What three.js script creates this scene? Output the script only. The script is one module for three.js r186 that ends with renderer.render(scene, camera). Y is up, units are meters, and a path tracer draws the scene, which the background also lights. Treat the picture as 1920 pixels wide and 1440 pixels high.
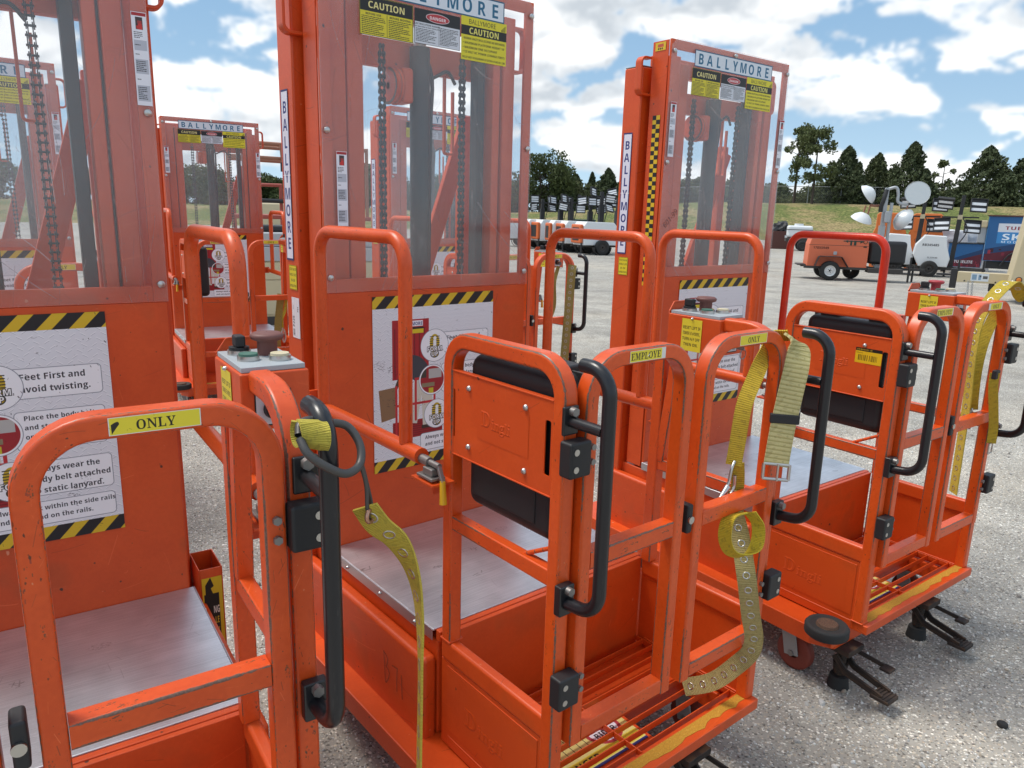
import * as THREE from 'three';
import { RoundedBoxGeometry } from 'three/addons/geometries/RoundedBoxGeometry.js';
import { mergeGeometries } from 'three/addons/utils/BufferGeometryUtils.js';
import { ImprovedNoise } from 'three/addons/math/ImprovedNoise.js';

// ---------------------------------------------------------------- camera, sky, sun, exposure
const scene = new THREE.Scene();
const camera = new THREE.PerspectiveCamera(54.36, 4 / 3, 0.05, 900);
camera.position.set(0, 1.456, 0);
camera.rotation.order = 'YXZ';
camera.rotation.set(-0.2273, 0, 0.02785);
const renderer = new THREE.WebGLRenderer({ antialias: true });
renderer.toneMapping = THREE.LinearToneMapping;
renderer.toneMappingExposure = 1.2;
renderer.shadowMap.enabled = true;

const SUN = new THREE.Vector3(-0.44, 0.88, -0.12).normalize();
const sun = new THREE.DirectionalLight(new THREE.Color(1, 0.95, 0.87), 2.3);
sun.position.copy(SUN).multiplyScalar(60);
sun.castShadow = true;
sun.shadow.radius = 36;
sun.shadow.mapSize.set(2048, 2048);
Object.assign(sun.shadow.camera, { left: -45, right: 45, top: 45, bottom: -45, near: 1, far: 160 });
scene.add(sun); scene.add(sun.target);

const noise3 = new ImprovedNoise();
const fbm = (x, y, z, o = 5) => { let s = 0, a = 0.5, t = 0; for (let i = 0; i < o; i++) { s += a * noise3.noise(x, y, z); t += a; a *= 0.52; x = x * 2.03 + 7.1; y = y * 2.03 + 3.7; z = z * 2.03 + 1.3; } return s / t; };
const fbmC = (x, y, z) => { let s = 0, a = 0.5, t = 0; for (let i = 0; i < 8; i++) { s += a * noise3.noise(x, y, z); t += a; a *= 0.6; x = x * 2.05 + 7.1; y = y * 2.05 + 3.7; z = z * 2.05 + 1.3; } return s / t * 1.25; };
const sstep = (a, b, x) => { const t = Math.min(1, Math.max(0, (x - a) / (b - a))); return t * t * (3 - 2 * t); };
const lerp = (a, b, t) => a + (b - a) * t;
(function makeSky() {
  const W = 2048, Hh = 1024, data = new Float32Array(W * Hh * 4);
  // cloud masses seen in view: [azimuth deg (0 = straight ahead, + right), elevation deg, radius az, radius el, amount]
  const masses = [[-21, 12, 6, 8, 0.5], [-27, 6, 6, 4, 0.25], [-13, 13, 5, 6, 0.3], [2, 13, 11, 5, 0.6], [12, 15, 10, 4, 0.42], [3, 8.5, 4, 3, 0.1], [22, 9.5, 6, 3.6, 0.4], [26, 7.5, 6, 2.0, 0.3], [34, 14, 7, 3, 0.3], [4.5, 5.5, 6, 1.4, 0.22], [20, 3.6, 6, 1.2, 0.15], [30, 3.4, 6, 1.2, 0.22],
    [29, 12, 4.5, 2.6, -0.5], [6, 9, 3.2, 1.6, -0.35], [-24, 9.5, 3, 1.6, -0.3], [27, 4.4, 9, 1.5, -0.25], [38, 9, 5, 4, -0.35], [17, 6, 4, 3, -0.4], [31, 7, 6, 2.2, -0.3], [16, 10.5, 3, 2.5, -0.3], [4, 3, 6, 1.5, -0.15]];
  const dens = (d, az, el) => {
    const k = 1 / (Math.max(d.y, 0) + 0.42);
    const px = d.x * k * 4.4, pz = d.z * k * 4.4, py = d.y * 9;
    const wx = fbm(px * 0.9 + 11, py, pz * 0.9, 3) * 0.75, wz = fbm(px * 0.9, py + 5, pz * 0.9 + 19, 3) * 0.75;
    let n = fbmC(px + wx, py * 0.9 + 2.1, pz + wz) + 0.35 * fbm(px * 0.45 + 3, py * 0.4, pz * 0.45 + 8, 3);
    let c = 0.06;
    for (const [a, e, ra, re, m] of masses) { const q = ((az - a) / ra) ** 2 + ((el - e) / re) ** 2; if (q < 7) c += m * Math.exp(-q) * 0.55; }
    return n + c;
  };
  const d = new THREE.Vector3(), d2 = new THREE.Vector3();
  for (let r = 0; r < Hh; r++) {
    const up = ((r + 0.5) / Hh - 0.5) * Math.PI, el = up * 180 / Math.PI;
    for (let c = 0; c < W; c++) {
      const o = (r * W + c) * 4, ph = ((c + 0.5) / W - 0.5) * 2 * Math.PI;
      d.set(Math.cos(ph) * Math.cos(up), Math.sin(up), Math.sin(ph) * Math.cos(up));
      let R, G, B;
      if (el < -1.5) { R = 0.2; G = 0.19; B = 0.17; }
      else {
        const az = Math.atan2(d.x, -d.z) * 180 / Math.PI;
        const h = Math.max(d.y, 0), t = Math.pow(1 - h, 6);
        R = lerp(0.18, 0.54, t); G = lerp(0.35, 0.73, t); B = lerp(0.58, 0.85, t);
        const cosS = Math.max(0, d.dot(SUN)), gl = Math.pow(cosS, 6) * 0.35; R += gl; G += gl * 0.97; B += gl * 0.92;
        const n = dens(d, az, el);
        const a = sstep(0.0, 0.15, n) * sstep(-0.5, 4.5, el + 1.2);
        if (a > 0.001) {
          d2.copy(d).addScaledVector(SUN, 0.05).normalize();
          const n2 = dens(d2, Math.atan2(d2.x, -d2.z) * 180 / Math.PI, Math.asin(d2.y) * 180 / Math.PI);
          const lit = Math.min(1, Math.max(0, 0.7 + (n - n2) * 2.3 - Math.max(0, n - 0.25) * 0.8));
          const thin = 1 - sstep(0.05, 0.3, n);
          let cr = lerp(0.52, 1.0, lit), cg = lerp(0.57, 1.01, lit), cb = lerp(0.62, 1.01, lit);
          cr = lerp(cr, 0.86, thin * 0.5); cg = lerp(cg, 0.90, thin * 0.5); cb = lerp(cb, 0.93, thin * 0.5);
          const g2 = Math.pow(cosS, 8) * 0.6; cr += g2; cg += g2; cb += g2;
          R = lerp(R, cr, a); G = lerp(G, cg, a); B = lerp(B, cb, a);
        }
      }
      data[o] = R; data[o + 1] = G; data[o + 2] = B; data[o + 3] = 1;
    }
  }
  const tex = new THREE.DataTexture(data, W, Hh, THREE.RGBAFormat, THREE.FloatType);
  tex.mapping = THREE.EquirectangularReflectionMapping; tex.magFilter = THREE.LinearFilter; tex.minFilter = THREE.LinearFilter; tex.needsUpdate = true;
  scene.background = tex; scene.environment = tex;
})();

// ---------------------------------------------------------------- helpers
const V = (x, y, z) => new THREE.Vector3(x, y, z);
function rng(seed) { let s = seed >>> 0; return () => { s = (s + 0x6d2b79f5) | 0; let t = Math.imul(s ^ (s >>> 15), 1 | s); t = (t + Math.imul(t ^ (t >>> 7), 61 | t)) ^ t; return ((t ^ (t >>> 14)) >>> 0) / 4294967296; }; }
const taken = {};
const numbered = (n) => { taken[n] = (taken[n] ?? -1) + 1; return taken[n] ? n + '_' + String(taken[n]).padStart(3, '0') : n; };
function mesh(name, geo, mat, parent) { const m = new THREE.Mesh(geo, mat); m.name = name; m.castShadow = m.receiveShadow = true; parent.add(m); return m; }
function thing(name, label, category, [x, y, z] = [0, 0, 0], turn = 0, group) {
  const o = new THREE.Group(); o.name = numbered(name); o.position.set(x, y, z); o.rotation.y = turn; o.userData = { label, category }; if (group) o.userData.group = group; scene.add(o); return o;
}
function struct(name, geo, mat) { const m = mesh(numbered(name), geo, mat, scene); m.userData = { kind: 'structure' }; return m; }
// uv in metres from position, by the direction a face looks
function boxUV(g, s = 1, ou = 0, ov = 0) {
  if (g.index) g = g.toNonIndexed();
  const p = g.attributes.position, uv = new Float32Array(p.count * 2), a = V(0, 0, 0), b = V(0, 0, 0), c = V(0, 0, 0);
  for (let i = 0; i < p.count; i += 3) {
    a.fromBufferAttribute(p, i); b.fromBufferAttribute(p, i + 1); c.fromBufferAttribute(p, i + 2);
    const n = b.clone().sub(a).cross(c.clone().sub(a)), X = Math.abs(n.x), Y = Math.abs(n.y), Z = Math.abs(n.z);
    [a, b, c].forEach((q, k) => { const u = X > Y && X > Z ? q.z : q.x, v = Y >= X && Y >= Z ? q.z : q.y; uv[(i + k) * 2] = u * s + ou; uv[(i + k) * 2 + 1] = v * s + ov; });
  }
  g.setAttribute('uv', new THREE.BufferAttribute(uv, 2)); return g;
}
// rounded box from min to max corner
function rb(x0, y0, z0, x1, y1, z1, r = 0.003, seg = 1) {
  const w = x1 - x0, h = y1 - y0, d = z1 - z0, rr = Math.min(r, w * 0.45, h * 0.45, d * 0.45);
  const g = new RoundedBoxGeometry(w, h, d, seg, rr); g.translate((x0 + x1) / 2, (y0 + y1) / 2, (z0 + z1) / 2); return boxUV(g);
}
function bx(x0, y0, z0, x1, y1, z1) { const g = new THREE.BoxGeometry(x1 - x0, y1 - y0, z1 - z0); g.translate((x0 + x1) / 2, (y0 + y1) / 2, (z0 + z1) / 2); return boxUV(g); }
function merge(list) { return mergeGeometries(list.map((g) => { g = g.index ? g.toNonIndexed() : g; for (const k of Object.keys(g.attributes)) if (!['position', 'normal', 'uv'].includes(k)) g.deleteAttribute(k); return g; })); }
// cylinder between two points
function cyl(a, b, r, seg = 16, r2 = r) {
  const d = b.clone().sub(a), L = d.length(), g = new THREE.CylinderGeometry(r2, r, L, seg);
  g.applyQuaternion(new THREE.Quaternion().setFromUnitVectors(V(0, 1, 0), d.normalize())); g.translate((a.x + b.x) / 2, (a.y + b.y) / 2, (a.z + b.z) / 2); return g;
}
const rectProfile = (w, h, r, n = 3) => { // starts in the middle of the +a side; corners fall at 1/8, 3/8, 5/8, 7/8 of a square
  const out = [[w / 2, 0, 1, 0]], cs = [[1, 1, 0], [-1, 1, 1], [-1, -1, 2], [1, -1, 3]];
  for (const [sx, sy, q] of cs) for (let i = 0; i <= n; i++) { const t = (q + i / n) * Math.PI / 2; out.push([sx * (w / 2 - r) + Math.cos(t) * r, sy * (h / 2 - r) + Math.sin(t) * r, Math.cos(t), Math.sin(t)]); }
  out.push([w / 2, 0, 1, 0]); return out;
};
const roundProfile = (r, n = 14) => { const out = []; for (let i = 0; i <= n; i++) { const t = i / n * Math.PI * 2; out.push([Math.cos(t) * r, Math.sin(t) * r, Math.cos(t), Math.sin(t)]); } return out; };
// sweep a profile along a planar path; N = plane normal (the profile's first axis)
function sweep(path, N, prof, cap = true, u0 = 0) {
  const P = [], Nn = [], U = [], I = [], m = prof.length; let len = 0;
  const tan = path.map((p, i) => { const a = path[Math.max(0, i - 1)], b = path[Math.min(path.length - 1, i + 1)]; return b.clone().sub(a).normalize(); });
  let per = 0; const acc = [0]; for (let j = 1; j < m; j++) { per += Math.hypot(prof[j][0] - prof[j - 1][0], prof[j][1] - prof[j - 1][1]); acc.push(per); }
  path.forEach((p, i) => {
    if (i) len += p.distanceTo(path[i - 1]);
    const S = new THREE.Vector3().crossVectors(tan[i], N).normalize();
    for (let j = 0; j < m; j++) { const [a, b, na, nb] = prof[j]; P.push(p.x + N.x * a + S.x * b, p.y + N.y * a + S.y * b, p.z + N.z * a + S.z * b); Nn.push(N.x * na + S.x * nb, N.y * na + S.y * nb, N.z * na + S.z * nb); U.push(len + u0, acc[j] / per); }
  });
  for (let i = 0; i < path.length - 1; i++) for (let j = 0; j < m - 1; j++) { const a = i * m + j, b = a + 1, c = a + m, d = c + 1; I.push(a, c, b, b, c, d); }
  if (cap) for (const e of [0, path.length - 1]) {
    const base = P.length / 3, t = tan[e].clone().multiplyScalar(e ? 1 : -1), c = path[e];
    P.push(c.x, c.y, c.z); Nn.push(t.x, t.y, t.z); U.push(0, 0.5);
    for (let j = 0; j < m; j++) { const k = (e * m + j) * 3; P.push(P[k], P[k + 1], P[k + 2]); Nn.push(t.x, t.y, t.z); U.push(prof[j][0], prof[j][1]); }
    for (let j = 1; j < m; j++) e ? I.push(base, base + j + 1, base + j) : I.push(base, base + j, base + j + 1);
  }
  const g = new THREE.BufferGeometry();
  g.setAttribute('position', new THREE.Float32BufferAttribute(P, 3)); g.setAttribute('normal', new THREE.Float32BufferAttribute(Nn, 3)); g.setAttribute('uv', new THREE.Float32BufferAttribute(U, 2));
  // make the winding agree with the normals
  const a = V(P[I[0] * 3], P[I[0] * 3 + 1], P[I[0] * 3 + 2]), b = V(P[I[1] * 3], P[I[1] * 3 + 1], P[I[1] * 3 + 2]), c = V(P[I[2] * 3], P[I[2] * 3 + 1], P[I[2] * 3 + 2]);
  if (b.sub(a).cross(c.sub(a)).dot(V(Nn[0], Nn[1], Nn[2])) < 0) for (let k = 0; k < I.length; k += 3) { const t = I[k]; I[k] = I[k + 1]; I[k + 1] = t; }
  g.setIndex(I); return g;
}
// polyline with rounded corners
function fillet(pts, r, n = 6) {
  const out = [pts[0].clone()];
  for (let i = 1; i < pts.length - 1; i++) {
    const p = pts[i], a = pts[i - 1].clone().sub(p), b = pts[i + 1].clone().sub(p), la = a.length(), lb = b.length(); a.normalize(); b.normalize();
    const ang = Math.acos(Math.min(1, Math.max(-1, a.dot(b)))), rr = Array.isArray(r) ? r[i] : r, t = Math.min(rr / Math.tan(ang / 2), la * 0.98, lb * 0.98), R = t * Math.tan(ang / 2);
    const c = p.clone().add(a.clone().add(b).normalize().multiplyScalar(R / Math.sin(ang / 2))), s = p.clone().addScaledVector(a, t).sub(c), e = p.clone().addScaledVector(b, t).sub(c), tot = Math.PI - ang;
    for (let k = 0; k <= n; k++) { const f = k / n, w0 = Math.sin((1 - f) * tot) / Math.sin(tot), w1 = Math.sin(f * tot) / Math.sin(tot); out.push(c.clone().addScaledVector(s, w0).addScaledVector(e, w1)); }
  }
  out.push(pts[pts.length - 1].clone()); return out;
}
const X1 = V(1, 0, 0), Y1 = V(0, 1, 0), Z1 = V(0, 0, 1);
const bar = (a, b, N, w, h, r = 0.004, u0 = 0) => sweep([a, b], N, rectProfile(w, h, r), true, u0);
// ribbon along points with a width direction at each point
function ribbon(pts, dirs, width, th = 0.0025) {
  const P = [], U = [], I = []; let L = 0;
  const tan = pts.map((p, i) => pts[Math.min(pts.length - 1, i + 1)].clone().sub(pts[Math.max(0, i - 1)]).normalize());
  pts.forEach((p, i) => {
    if (i) L += p.distanceTo(pts[i - 1]);
    const w = dirs[i].clone().addScaledVector(tan[i], -dirs[i].dot(tan[i])).normalize(), n = w.clone().cross(tan[i]).normalize();
    for (const [s, q, v] of [[-1, 1, 0], [1, 1, 1], [1, -1, 1], [-1, -1, 0]]) { const k = p.clone().addScaledVector(w, s * width / 2).addScaledVector(n, q * th / 2); P.push(k.x, k.y, k.z); U.push(L, v); }
  });
  for (let i = 0; i < pts.length - 1; i++) for (let j = 0; j < 4; j++) { const a = i * 4 + j, b = i * 4 + (j + 1) % 4, c = a + 4, d = b + 4; I.push(a, b, c, b, d, c); }
  const e = (pts.length - 1) * 4; I.push(0, 2, 1, 0, 3, 2, e, e + 1, e + 2, e, e + 2, e + 3);
  let g = new THREE.BufferGeometry(); g.setAttribute('position', new THREE.Float32BufferAttribute(P, 3)); g.setAttribute('uv', new THREE.Float32BufferAttribute(U, 2)); g.setIndex(I);
  g = g.toNonIndexed(); g.computeVertexNormals(); return g;
}
function smoothPath(pts, dirs, n) {
  const c = new THREE.CatmullRomCurve3(pts, false, 'centripetal'), d = new THREE.CatmullRomCurve3(dirs.map((q, i) => q.clone().add(V(0, 0, i * 1e-6))), false, 'catmullrom', 0.5), P = [], D = [];
  for (let i = 0; i <= n; i++) { P.push(c.getPoint(i / n)); D.push(d.getPoint(i / n).normalize()); } return [P, D];
}
const tube = (pts, r, n = 40, s = 8) => new THREE.TubeGeometry(new THREE.CatmullRomCurve3(pts, false, 'centripetal'), n, r, s);
// flat decal: centre c, right direction r, up direction u
function decalGeo(w, h, c, r, u) {
  const g = new THREE.BufferGeometry(), P = [], n = r.clone().cross(u);
  for (const [a, b] of [[-1, -1], [1, -1], [1, 1], [-1, 1]]) { const p = c.clone().addScaledVector(r, a * w / 2).addScaledVector(u, b * h / 2); P.push(p.x, p.y, p.z); }
  g.setAttribute('position', new THREE.Float32BufferAttribute(P, 3)); g.setAttribute('uv', new THREE.Float32BufferAttribute([0, 0, 1, 0, 1, 1, 0, 1], 2));
  g.setAttribute('normal', new THREE.Float32BufferAttribute([0, 1, 2, 3].flatMap(() => [n.x, n.y, n.z]), 3)); g.setIndex([0, 1, 2, 0, 2, 3]); return g;
}

// ---------------------------------------------------------------- textures
function canvas(w, h, draw) { const c = document.createElement('canvas'); c.width = w; c.height = h; draw(c.getContext('2d'), w, h); return c; }
function ctex(c, srgb = true, rep = true) { const t = new THREE.CanvasTexture(c); if (srgb) t.colorSpace = THREE.SRGBColorSpace; t.wrapS = t.wrapT = rep ? THREE.RepeatWrapping : THREE.ClampToEdgeWrapping; t.magFilter = THREE.LinearFilter; t.anisotropy = 8; return t; }
// tileable value noise
function tileNoise(w, h, cell, seed) {
  const R = rng(seed), gx = Math.max(1, Math.round(w / cell)), gy = Math.max(1, Math.round(h / cell)), g = new Float32Array(gx * gy).map(() => R());
  return (x, y) => { const fx = x / w * gx, fy = y / h * gy, ix = Math.floor(fx), iy = Math.floor(fy), tx = fx - ix, ty = fy - iy, sx = tx * tx * (3 - 2 * tx), sy = ty * ty * (3 - 2 * ty), q = (a, b) => g[((b % gy) + gy) % gy * gx + ((a % gx) + gx) % gx];
    return lerp(lerp(q(ix, iy), q(ix + 1, iy), sx), lerp(q(ix, iy + 1), q(ix + 1, iy + 1), sx), sy); };
}
const clampB = (v) => Math.max(0, Math.min(255, v));
const mix3 = (a, b, t) => [lerp(a[0], b[0], t), lerp(a[1], b[1], t), lerp(a[2], b[2], t)];
// painted sheet steel: 1 m square, mottled, with hairline scratches and a few chips
function paintSheet(base, seed, scratches, chips) {
  return canvas(1024, 1024, (x, w, h) => {
    const im = x.createImageData(w, h), n1 = tileNoise(w, h, 180, seed), n2 = tileNoise(w, h, 40, seed + 1), n3 = tileNoise(w, h, 6, seed + 2), R = rng(seed + 3);
    for (let j = 0; j < h; j++) for (let i = 0; i < w; i++) {
      const k = (j * w + i) * 4, m = (n1(i, j) - 0.5) * 12 + (n2(i, j) - 0.5) * 8 + (n3(i, j) - 0.5) * 5 + (R() - 0.5) * 5, dirt = sstep(0.62, 0.9, n1(i + 300, j + 90) * 0.6 + n2(i, j) * 0.4) * 0.16;
      const c = mix3([base[0] + m, base[1] + m * 0.8, base[2] + m * 0.6], [92, 60, 48], dirt);
      im.data[k] = clampB(c[0]); im.data[k + 1] = clampB(c[1]); im.data[k + 2] = clampB(c[2]); im.data[k + 3] = 255;
    }
    x.putImageData(im, 0, 0);
    for (let i = 0; i < scratches; i++) { const px = R() * w, py = R() * h, a = R() < 0.6 ? (R() - 0.5) * 0.7 : R() * 6.3, L = 8 + R() * R() * 160; x.strokeStyle = R() < 0.55 ? `rgba(90,28,14,${0.15 + R() * 0.4})` : `rgba(255,150,115,${0.12 + R() * 0.35})`; x.lineWidth = 0.5 + R() * 1.1; x.beginPath(); x.moveTo(px, py); x.quadraticCurveTo(px + Math.cos(a) * L * 0.5 + R() * 6, py + Math.sin(a) * L * 0.5 + R() * 6, px + Math.cos(a) * L, py + Math.sin(a) * L); x.stroke(); }
    for (let i = 0; i < chips; i++) { const px = R() * w, py = R() * h, s = 1 + R() * R() * 5; x.fillStyle = R() < 0.75 ? `rgba(50,34,30,${0.5 + R() * 0.4})` : 'rgba(225,170,150,0.6)'; x.beginPath(); for (let q = 0; q < 6; q++) x.lineTo(px + Math.cos(q) * s * (0.4 + R()), py + Math.sin(q) * s * (0.4 + R())); x.fill(); }
  });
}
// painted tube: u = 1 m along, v = once round; bare steel shows along the four edges
function paintTube(base, seed, wear, chips) {
  return canvas(2048, 256, (x, w, h) => {
    const im = x.createImageData(w, h), n1 = tileNoise(w, h, 140, seed), n2 = tileNoise(w, h, 12, seed + 1), n3 = tileNoise(w, h, 4, seed + 2), n4 = tileNoise(w, h, 330, seed + 5), R = rng(seed + 3);
    for (let j = 0; j < h; j++) for (let i = 0; i < w; i++) {
      const k = (j * w + i) * 4, m = (n1(i, j) - 0.5) * 12 + (n2(i, j) - 0.5) * 8 + (R() - 0.5) * 6;
      let c = [base[0] + m, base[1] + m * 0.8, base[2] + m * 0.6];
      const f = (j / h * 4 + 0.5) % 1, e = Math.abs(f - 1 + (f < 0.5 ? 1 : 0)), edge = 1 - Math.min(1, e / 0.085), q = edge * 0.62 + n2(i, j) * 0.42 + n3(i, j) * 0.34 + sstep(0.45, 0.8, n4(i, 0)) * 0.55 * (edge > 0 ? 1 : 0);
      if (edge > 0 && q > 1.36 - wear) c = mix3(c, [78 + n3(i, j) * 40, 66 + n3(i, j) * 34, 60 + n3(i, j) * 30], sstep(1.36 - wear, 1.42 - wear, q) * 0.9);
      im.data[k] = clampB(c[0]); im.data[k + 1] = clampB(c[1]); im.data[k + 2] = clampB(c[2]); im.data[k + 3] = 255;
    }
    x.putImageData(im, 0, 0);
    for (let i = 0; i < chips; i++) { const px = R() * w, py = R() * h, s = 0.8 + R() * R() * 4; x.fillStyle = R() < 0.9 ? `rgba(58,40,34,${0.4 + R() * 0.5})` : 'rgba(215,160,140,0.6)'; x.beginPath(); for (let q = 0; q < 6; q++) x.lineTo(px + Math.cos(q) * s * 1.8 * (0.4 + R()), py + Math.sin(q) * s * (0.4 + R())); x.fill(); }
    for (let i = 0; i < chips / 5; i++) { const px = R() * w, py = R() * h, n = 4 + R() * 14; for (let q = 0; q < n; q++) { x.fillStyle = `rgba(${60 + R() * 40},${44 + R() * 30},${36 + R() * 26},${0.35 + R() * 0.5})`; x.fillRect(px + (R() - 0.5) * 46, py + (R() - 0.5) * 16, 1 + R() * 9, 1 + R() * 3); } }
    for (let i = 0; i < chips; i++) { const px = R() * w, py = R() * h, L = 6 + R() * R() * 70, a = (R() - 0.5) * 1.2; x.strokeStyle = R() < 0.6 ? `rgba(80,40,28,${0.2 + R() * 0.5})` : `rgba(255,160,130,${0.2 + R() * 0.3})`; x.lineWidth = 0.7 + R(); x.beginPath(); x.moveTo(px, py); x.lineTo(px + Math.cos(a) * L, py + Math.sin(a) * L); x.stroke(); }
  });
}
const PHYS = (o) => new THREE.MeshPhysicalMaterial(o), STD = (o) => new THREE.MeshStandardMaterial(o);
const ORANGE = [210, 78, 22], REDOR = [210, 50, 20];
const M = {};
M.sheet = PHYS({ map: ctex(paintSheet(ORANGE, 11, 90, 60)), roughness: 0.4 });
M.sheet2 = PHYS({ map: ctex(paintSheet([207, 76, 23], 23, 170, 120)), roughness: 0.42 });
M.tube = PHYS({ map: ctex(paintTube([214, 80, 22], 31, 0.27, 90)), roughness: 0.36 });
M.tubeWorn = PHYS({ map: ctex(paintTube([211, 78, 23], 47, 0.46, 150)), roughness: 0.38 });
M.tubeRed = PHYS({ map: ctex(paintTube(REDOR, 53, 0.05, 30)), roughness: 0.32 });
M.hoop = PHYS({ map: ctex(paintTube([213, 81, 25], 61, -0.2, 170)), roughness: 0.36 });
M.black = PHYS({ color: new THREE.Color(0.018, 0.018, 0.02), roughness: 0.3 });
M.blackWorn = PHYS({ map: ctex(canvas(512, 256, (x, w, h) => { const R = rng(7); x.fillStyle = '#1d1d21'; x.fillRect(0, 0, w, h); for (let i = 0; i < 160; i++) { x.fillStyle = R() < 0.6 ? `rgba(95,88,80,${R() * 0.5})` : `rgba(10,10,12,0.5)`; x.fillRect(R() * w, R() * h, 1 + R() * 7, 1 + R() * 3); } for (let i = 0; i < 8; i++) { x.fillStyle = 'rgba(120,95,70,0.45)'; const a = R() * w, b = R() * h; for (let q = 0; q < 20; q++) x.fillRect(a + R() * 20, b + R() * 14, 3, 3); } })), roughness: 0.28 });
M.plastic = STD({ color: new THREE.Color(0.016, 0.016, 0.018), roughness: 0.55 });
M.rubber = STD({ color: new THREE.Color(0.022, 0.022, 0.022), roughness: 0.8 });
M.steel = STD({ color: new THREE.Color(0.55, 0.54, 0.52), metalness: 1, roughness: 0.32 });
M.hook = STD({ color: new THREE.Color(0.085, 0.08, 0.076), metalness: 0.5, roughness: 0.45 });
M.dullSteel = STD({ color: new THREE.Color(0.28, 0.27, 0.26), metalness: 0.8, roughness: 0.5 });
M.rust = STD({ map: ctex(canvas(128, 128, (x, w, h) => { const R = rng(3); x.fillStyle = '#5d4536'; x.fillRect(0, 0, w, h); for (let i = 0; i < 900; i++) { x.fillStyle = ['#6f5140', '#463329', '#7d6553', '#39302b'][Math.floor(R() * 4)]; x.fillRect(R() * w, R() * h, 1 + R() * 4, 1 + R() * 4); } })), roughness: 0.8, metalness: 0.2 });
M.castIron = STD({ map: ctex(canvas(128, 128, (x, w, h) => { const R = rng(33); x.fillStyle = '#3a302b'; x.fillRect(0, 0, w, h); for (let i = 0; i < 1200; i++) { x.fillStyle = ['#463830', '#2b2624', '#54402f', '#221f1e'][Math.floor(R() * 4)]; x.fillRect(R() * w, R() * h, 1 + R() * 5, 1 + R() * 5); } })), roughness: 0.7, metalness: 0.3 });
M.darkIron = STD({ color: new THREE.Color(0.045, 0.038, 0.034), roughness: 0.6, metalness: 0.4 });
M.chain = STD({ color: new THREE.Color(0.03, 0.03, 0.03), roughness: 0.45, metalness: 0.5 });
M.dark = STD({ color: new THREE.Color(0.02, 0.021, 0.023), roughness: 0.5 });
M.yellowGrip = PHYS({ color: new THREE.Color(0.75, 0.42, 0.01), roughness: 0.4 });
M.grey = STD({ color: new THREE.Color(0.3, 0.3, 0.29), roughness: 0.5 });
M.pu = STD({ color: new THREE.Color(0.2, 0.035, 0.02), roughness: 0.6 });
M.redFaded = STD({ color: new THREE.Color(0.16, 0.06, 0.05), roughness: 0.55 });
M.redButton = STD({ color: new THREE.Color(0.4, 0.04, 0.05), roughness: 0.5 });
M.green = STD({ color: new THREE.Color(0.06, 0.16, 0.12), roughness: 0.5 });
M.cream = STD({ color: new THREE.Color(0.6, 0.53, 0.36), roughness: 0.5 });
M.plate = STD({ color: new THREE.Color(0.38, 0.41, 0.43), roughness: 0.45 });
M.brass = STD({ color: new THREE.Color(0.5, 0.28, 0.2), metalness: 0.9, roughness: 0.35 });
// brushed aluminium deck
(function () {
  const c = canvas(1024, 1024, (x, w, h) => {
    const im = x.createImageData(w, h), n1 = tileNoise(w, h, 150, 81), n2 = tileNoise(w, h, 30, 82), R = rng(83), row = tileNoise(h, 8, 3, 84);
    for (let j = 0; j < h; j++) for (let i = 0; i < w; i++) { const k = (j * w + i) * 4, st = noise3.noise(i * 0.012, j * 0.55, 3.3) * 16 + (row(j, 1) - 0.5) * 8, v = 214 + st + (n1(i, j) - 0.5) * 26 + (n2(i, j) - 0.5) * 14 + (R() - 0.5) * 10; im.data[k] = clampB(v - 2); im.data[k + 1] = clampB(v); im.data[k + 2] = clampB(v + 4); im.data[k + 3] = 255; }
    x.putImageData(im, 0, 0);
    for (let i = 0; i < 26; i++) { const px = R() * w, py = R() * h; x.strokeStyle = `rgba(60,60,62,${0.25 + R() * 0.4})`; x.lineWidth = 1 + R() * 1.4; for (let q = 0; q < 3 + R() * 6; q++) { x.beginPath(); x.moveTo(px + R() * 40, py + R() * 22); x.lineTo(px + R() * 46, py + R() * 26); x.stroke(); } }
    for (let i = 0; i < 120; i++) { x.strokeStyle = R() < 0.5 ? 'rgba(250,250,250,0.35)' : 'rgba(90,90,92,0.3)'; x.lineWidth = 0.8; const px = R() * w, py = R() * h, a = R() * 6.3, L = 10 + R() * 60; x.beginPath(); x.moveTo(px, py); x.lineTo(px + Math.cos(a) * L, py + Math.sin(a) * L); x.stroke(); }
    for (let i = 0; i < 10; i++) { const px = R() * w, py = R() * h, r = 10 + R() * 26; for (let q = 0; q < 90; q++) { x.fillStyle = 'rgba(95,98,104,0.16)'; const a = R() * 6.3, d = Math.sqrt(R()) * r; x.fillRect(px + Math.cos(a) * d, py + Math.sin(a) * d * 0.5, 3, 2); } }
  });
  M.alu = STD({ map: ctex(c), metalness: 0.78, roughness: 0.38 });
  M.aluEdge = STD({ color: new THREE.Color(0.55, 0.57, 0.6), metalness: 0.9, roughness: 0.35 });
})();
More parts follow.
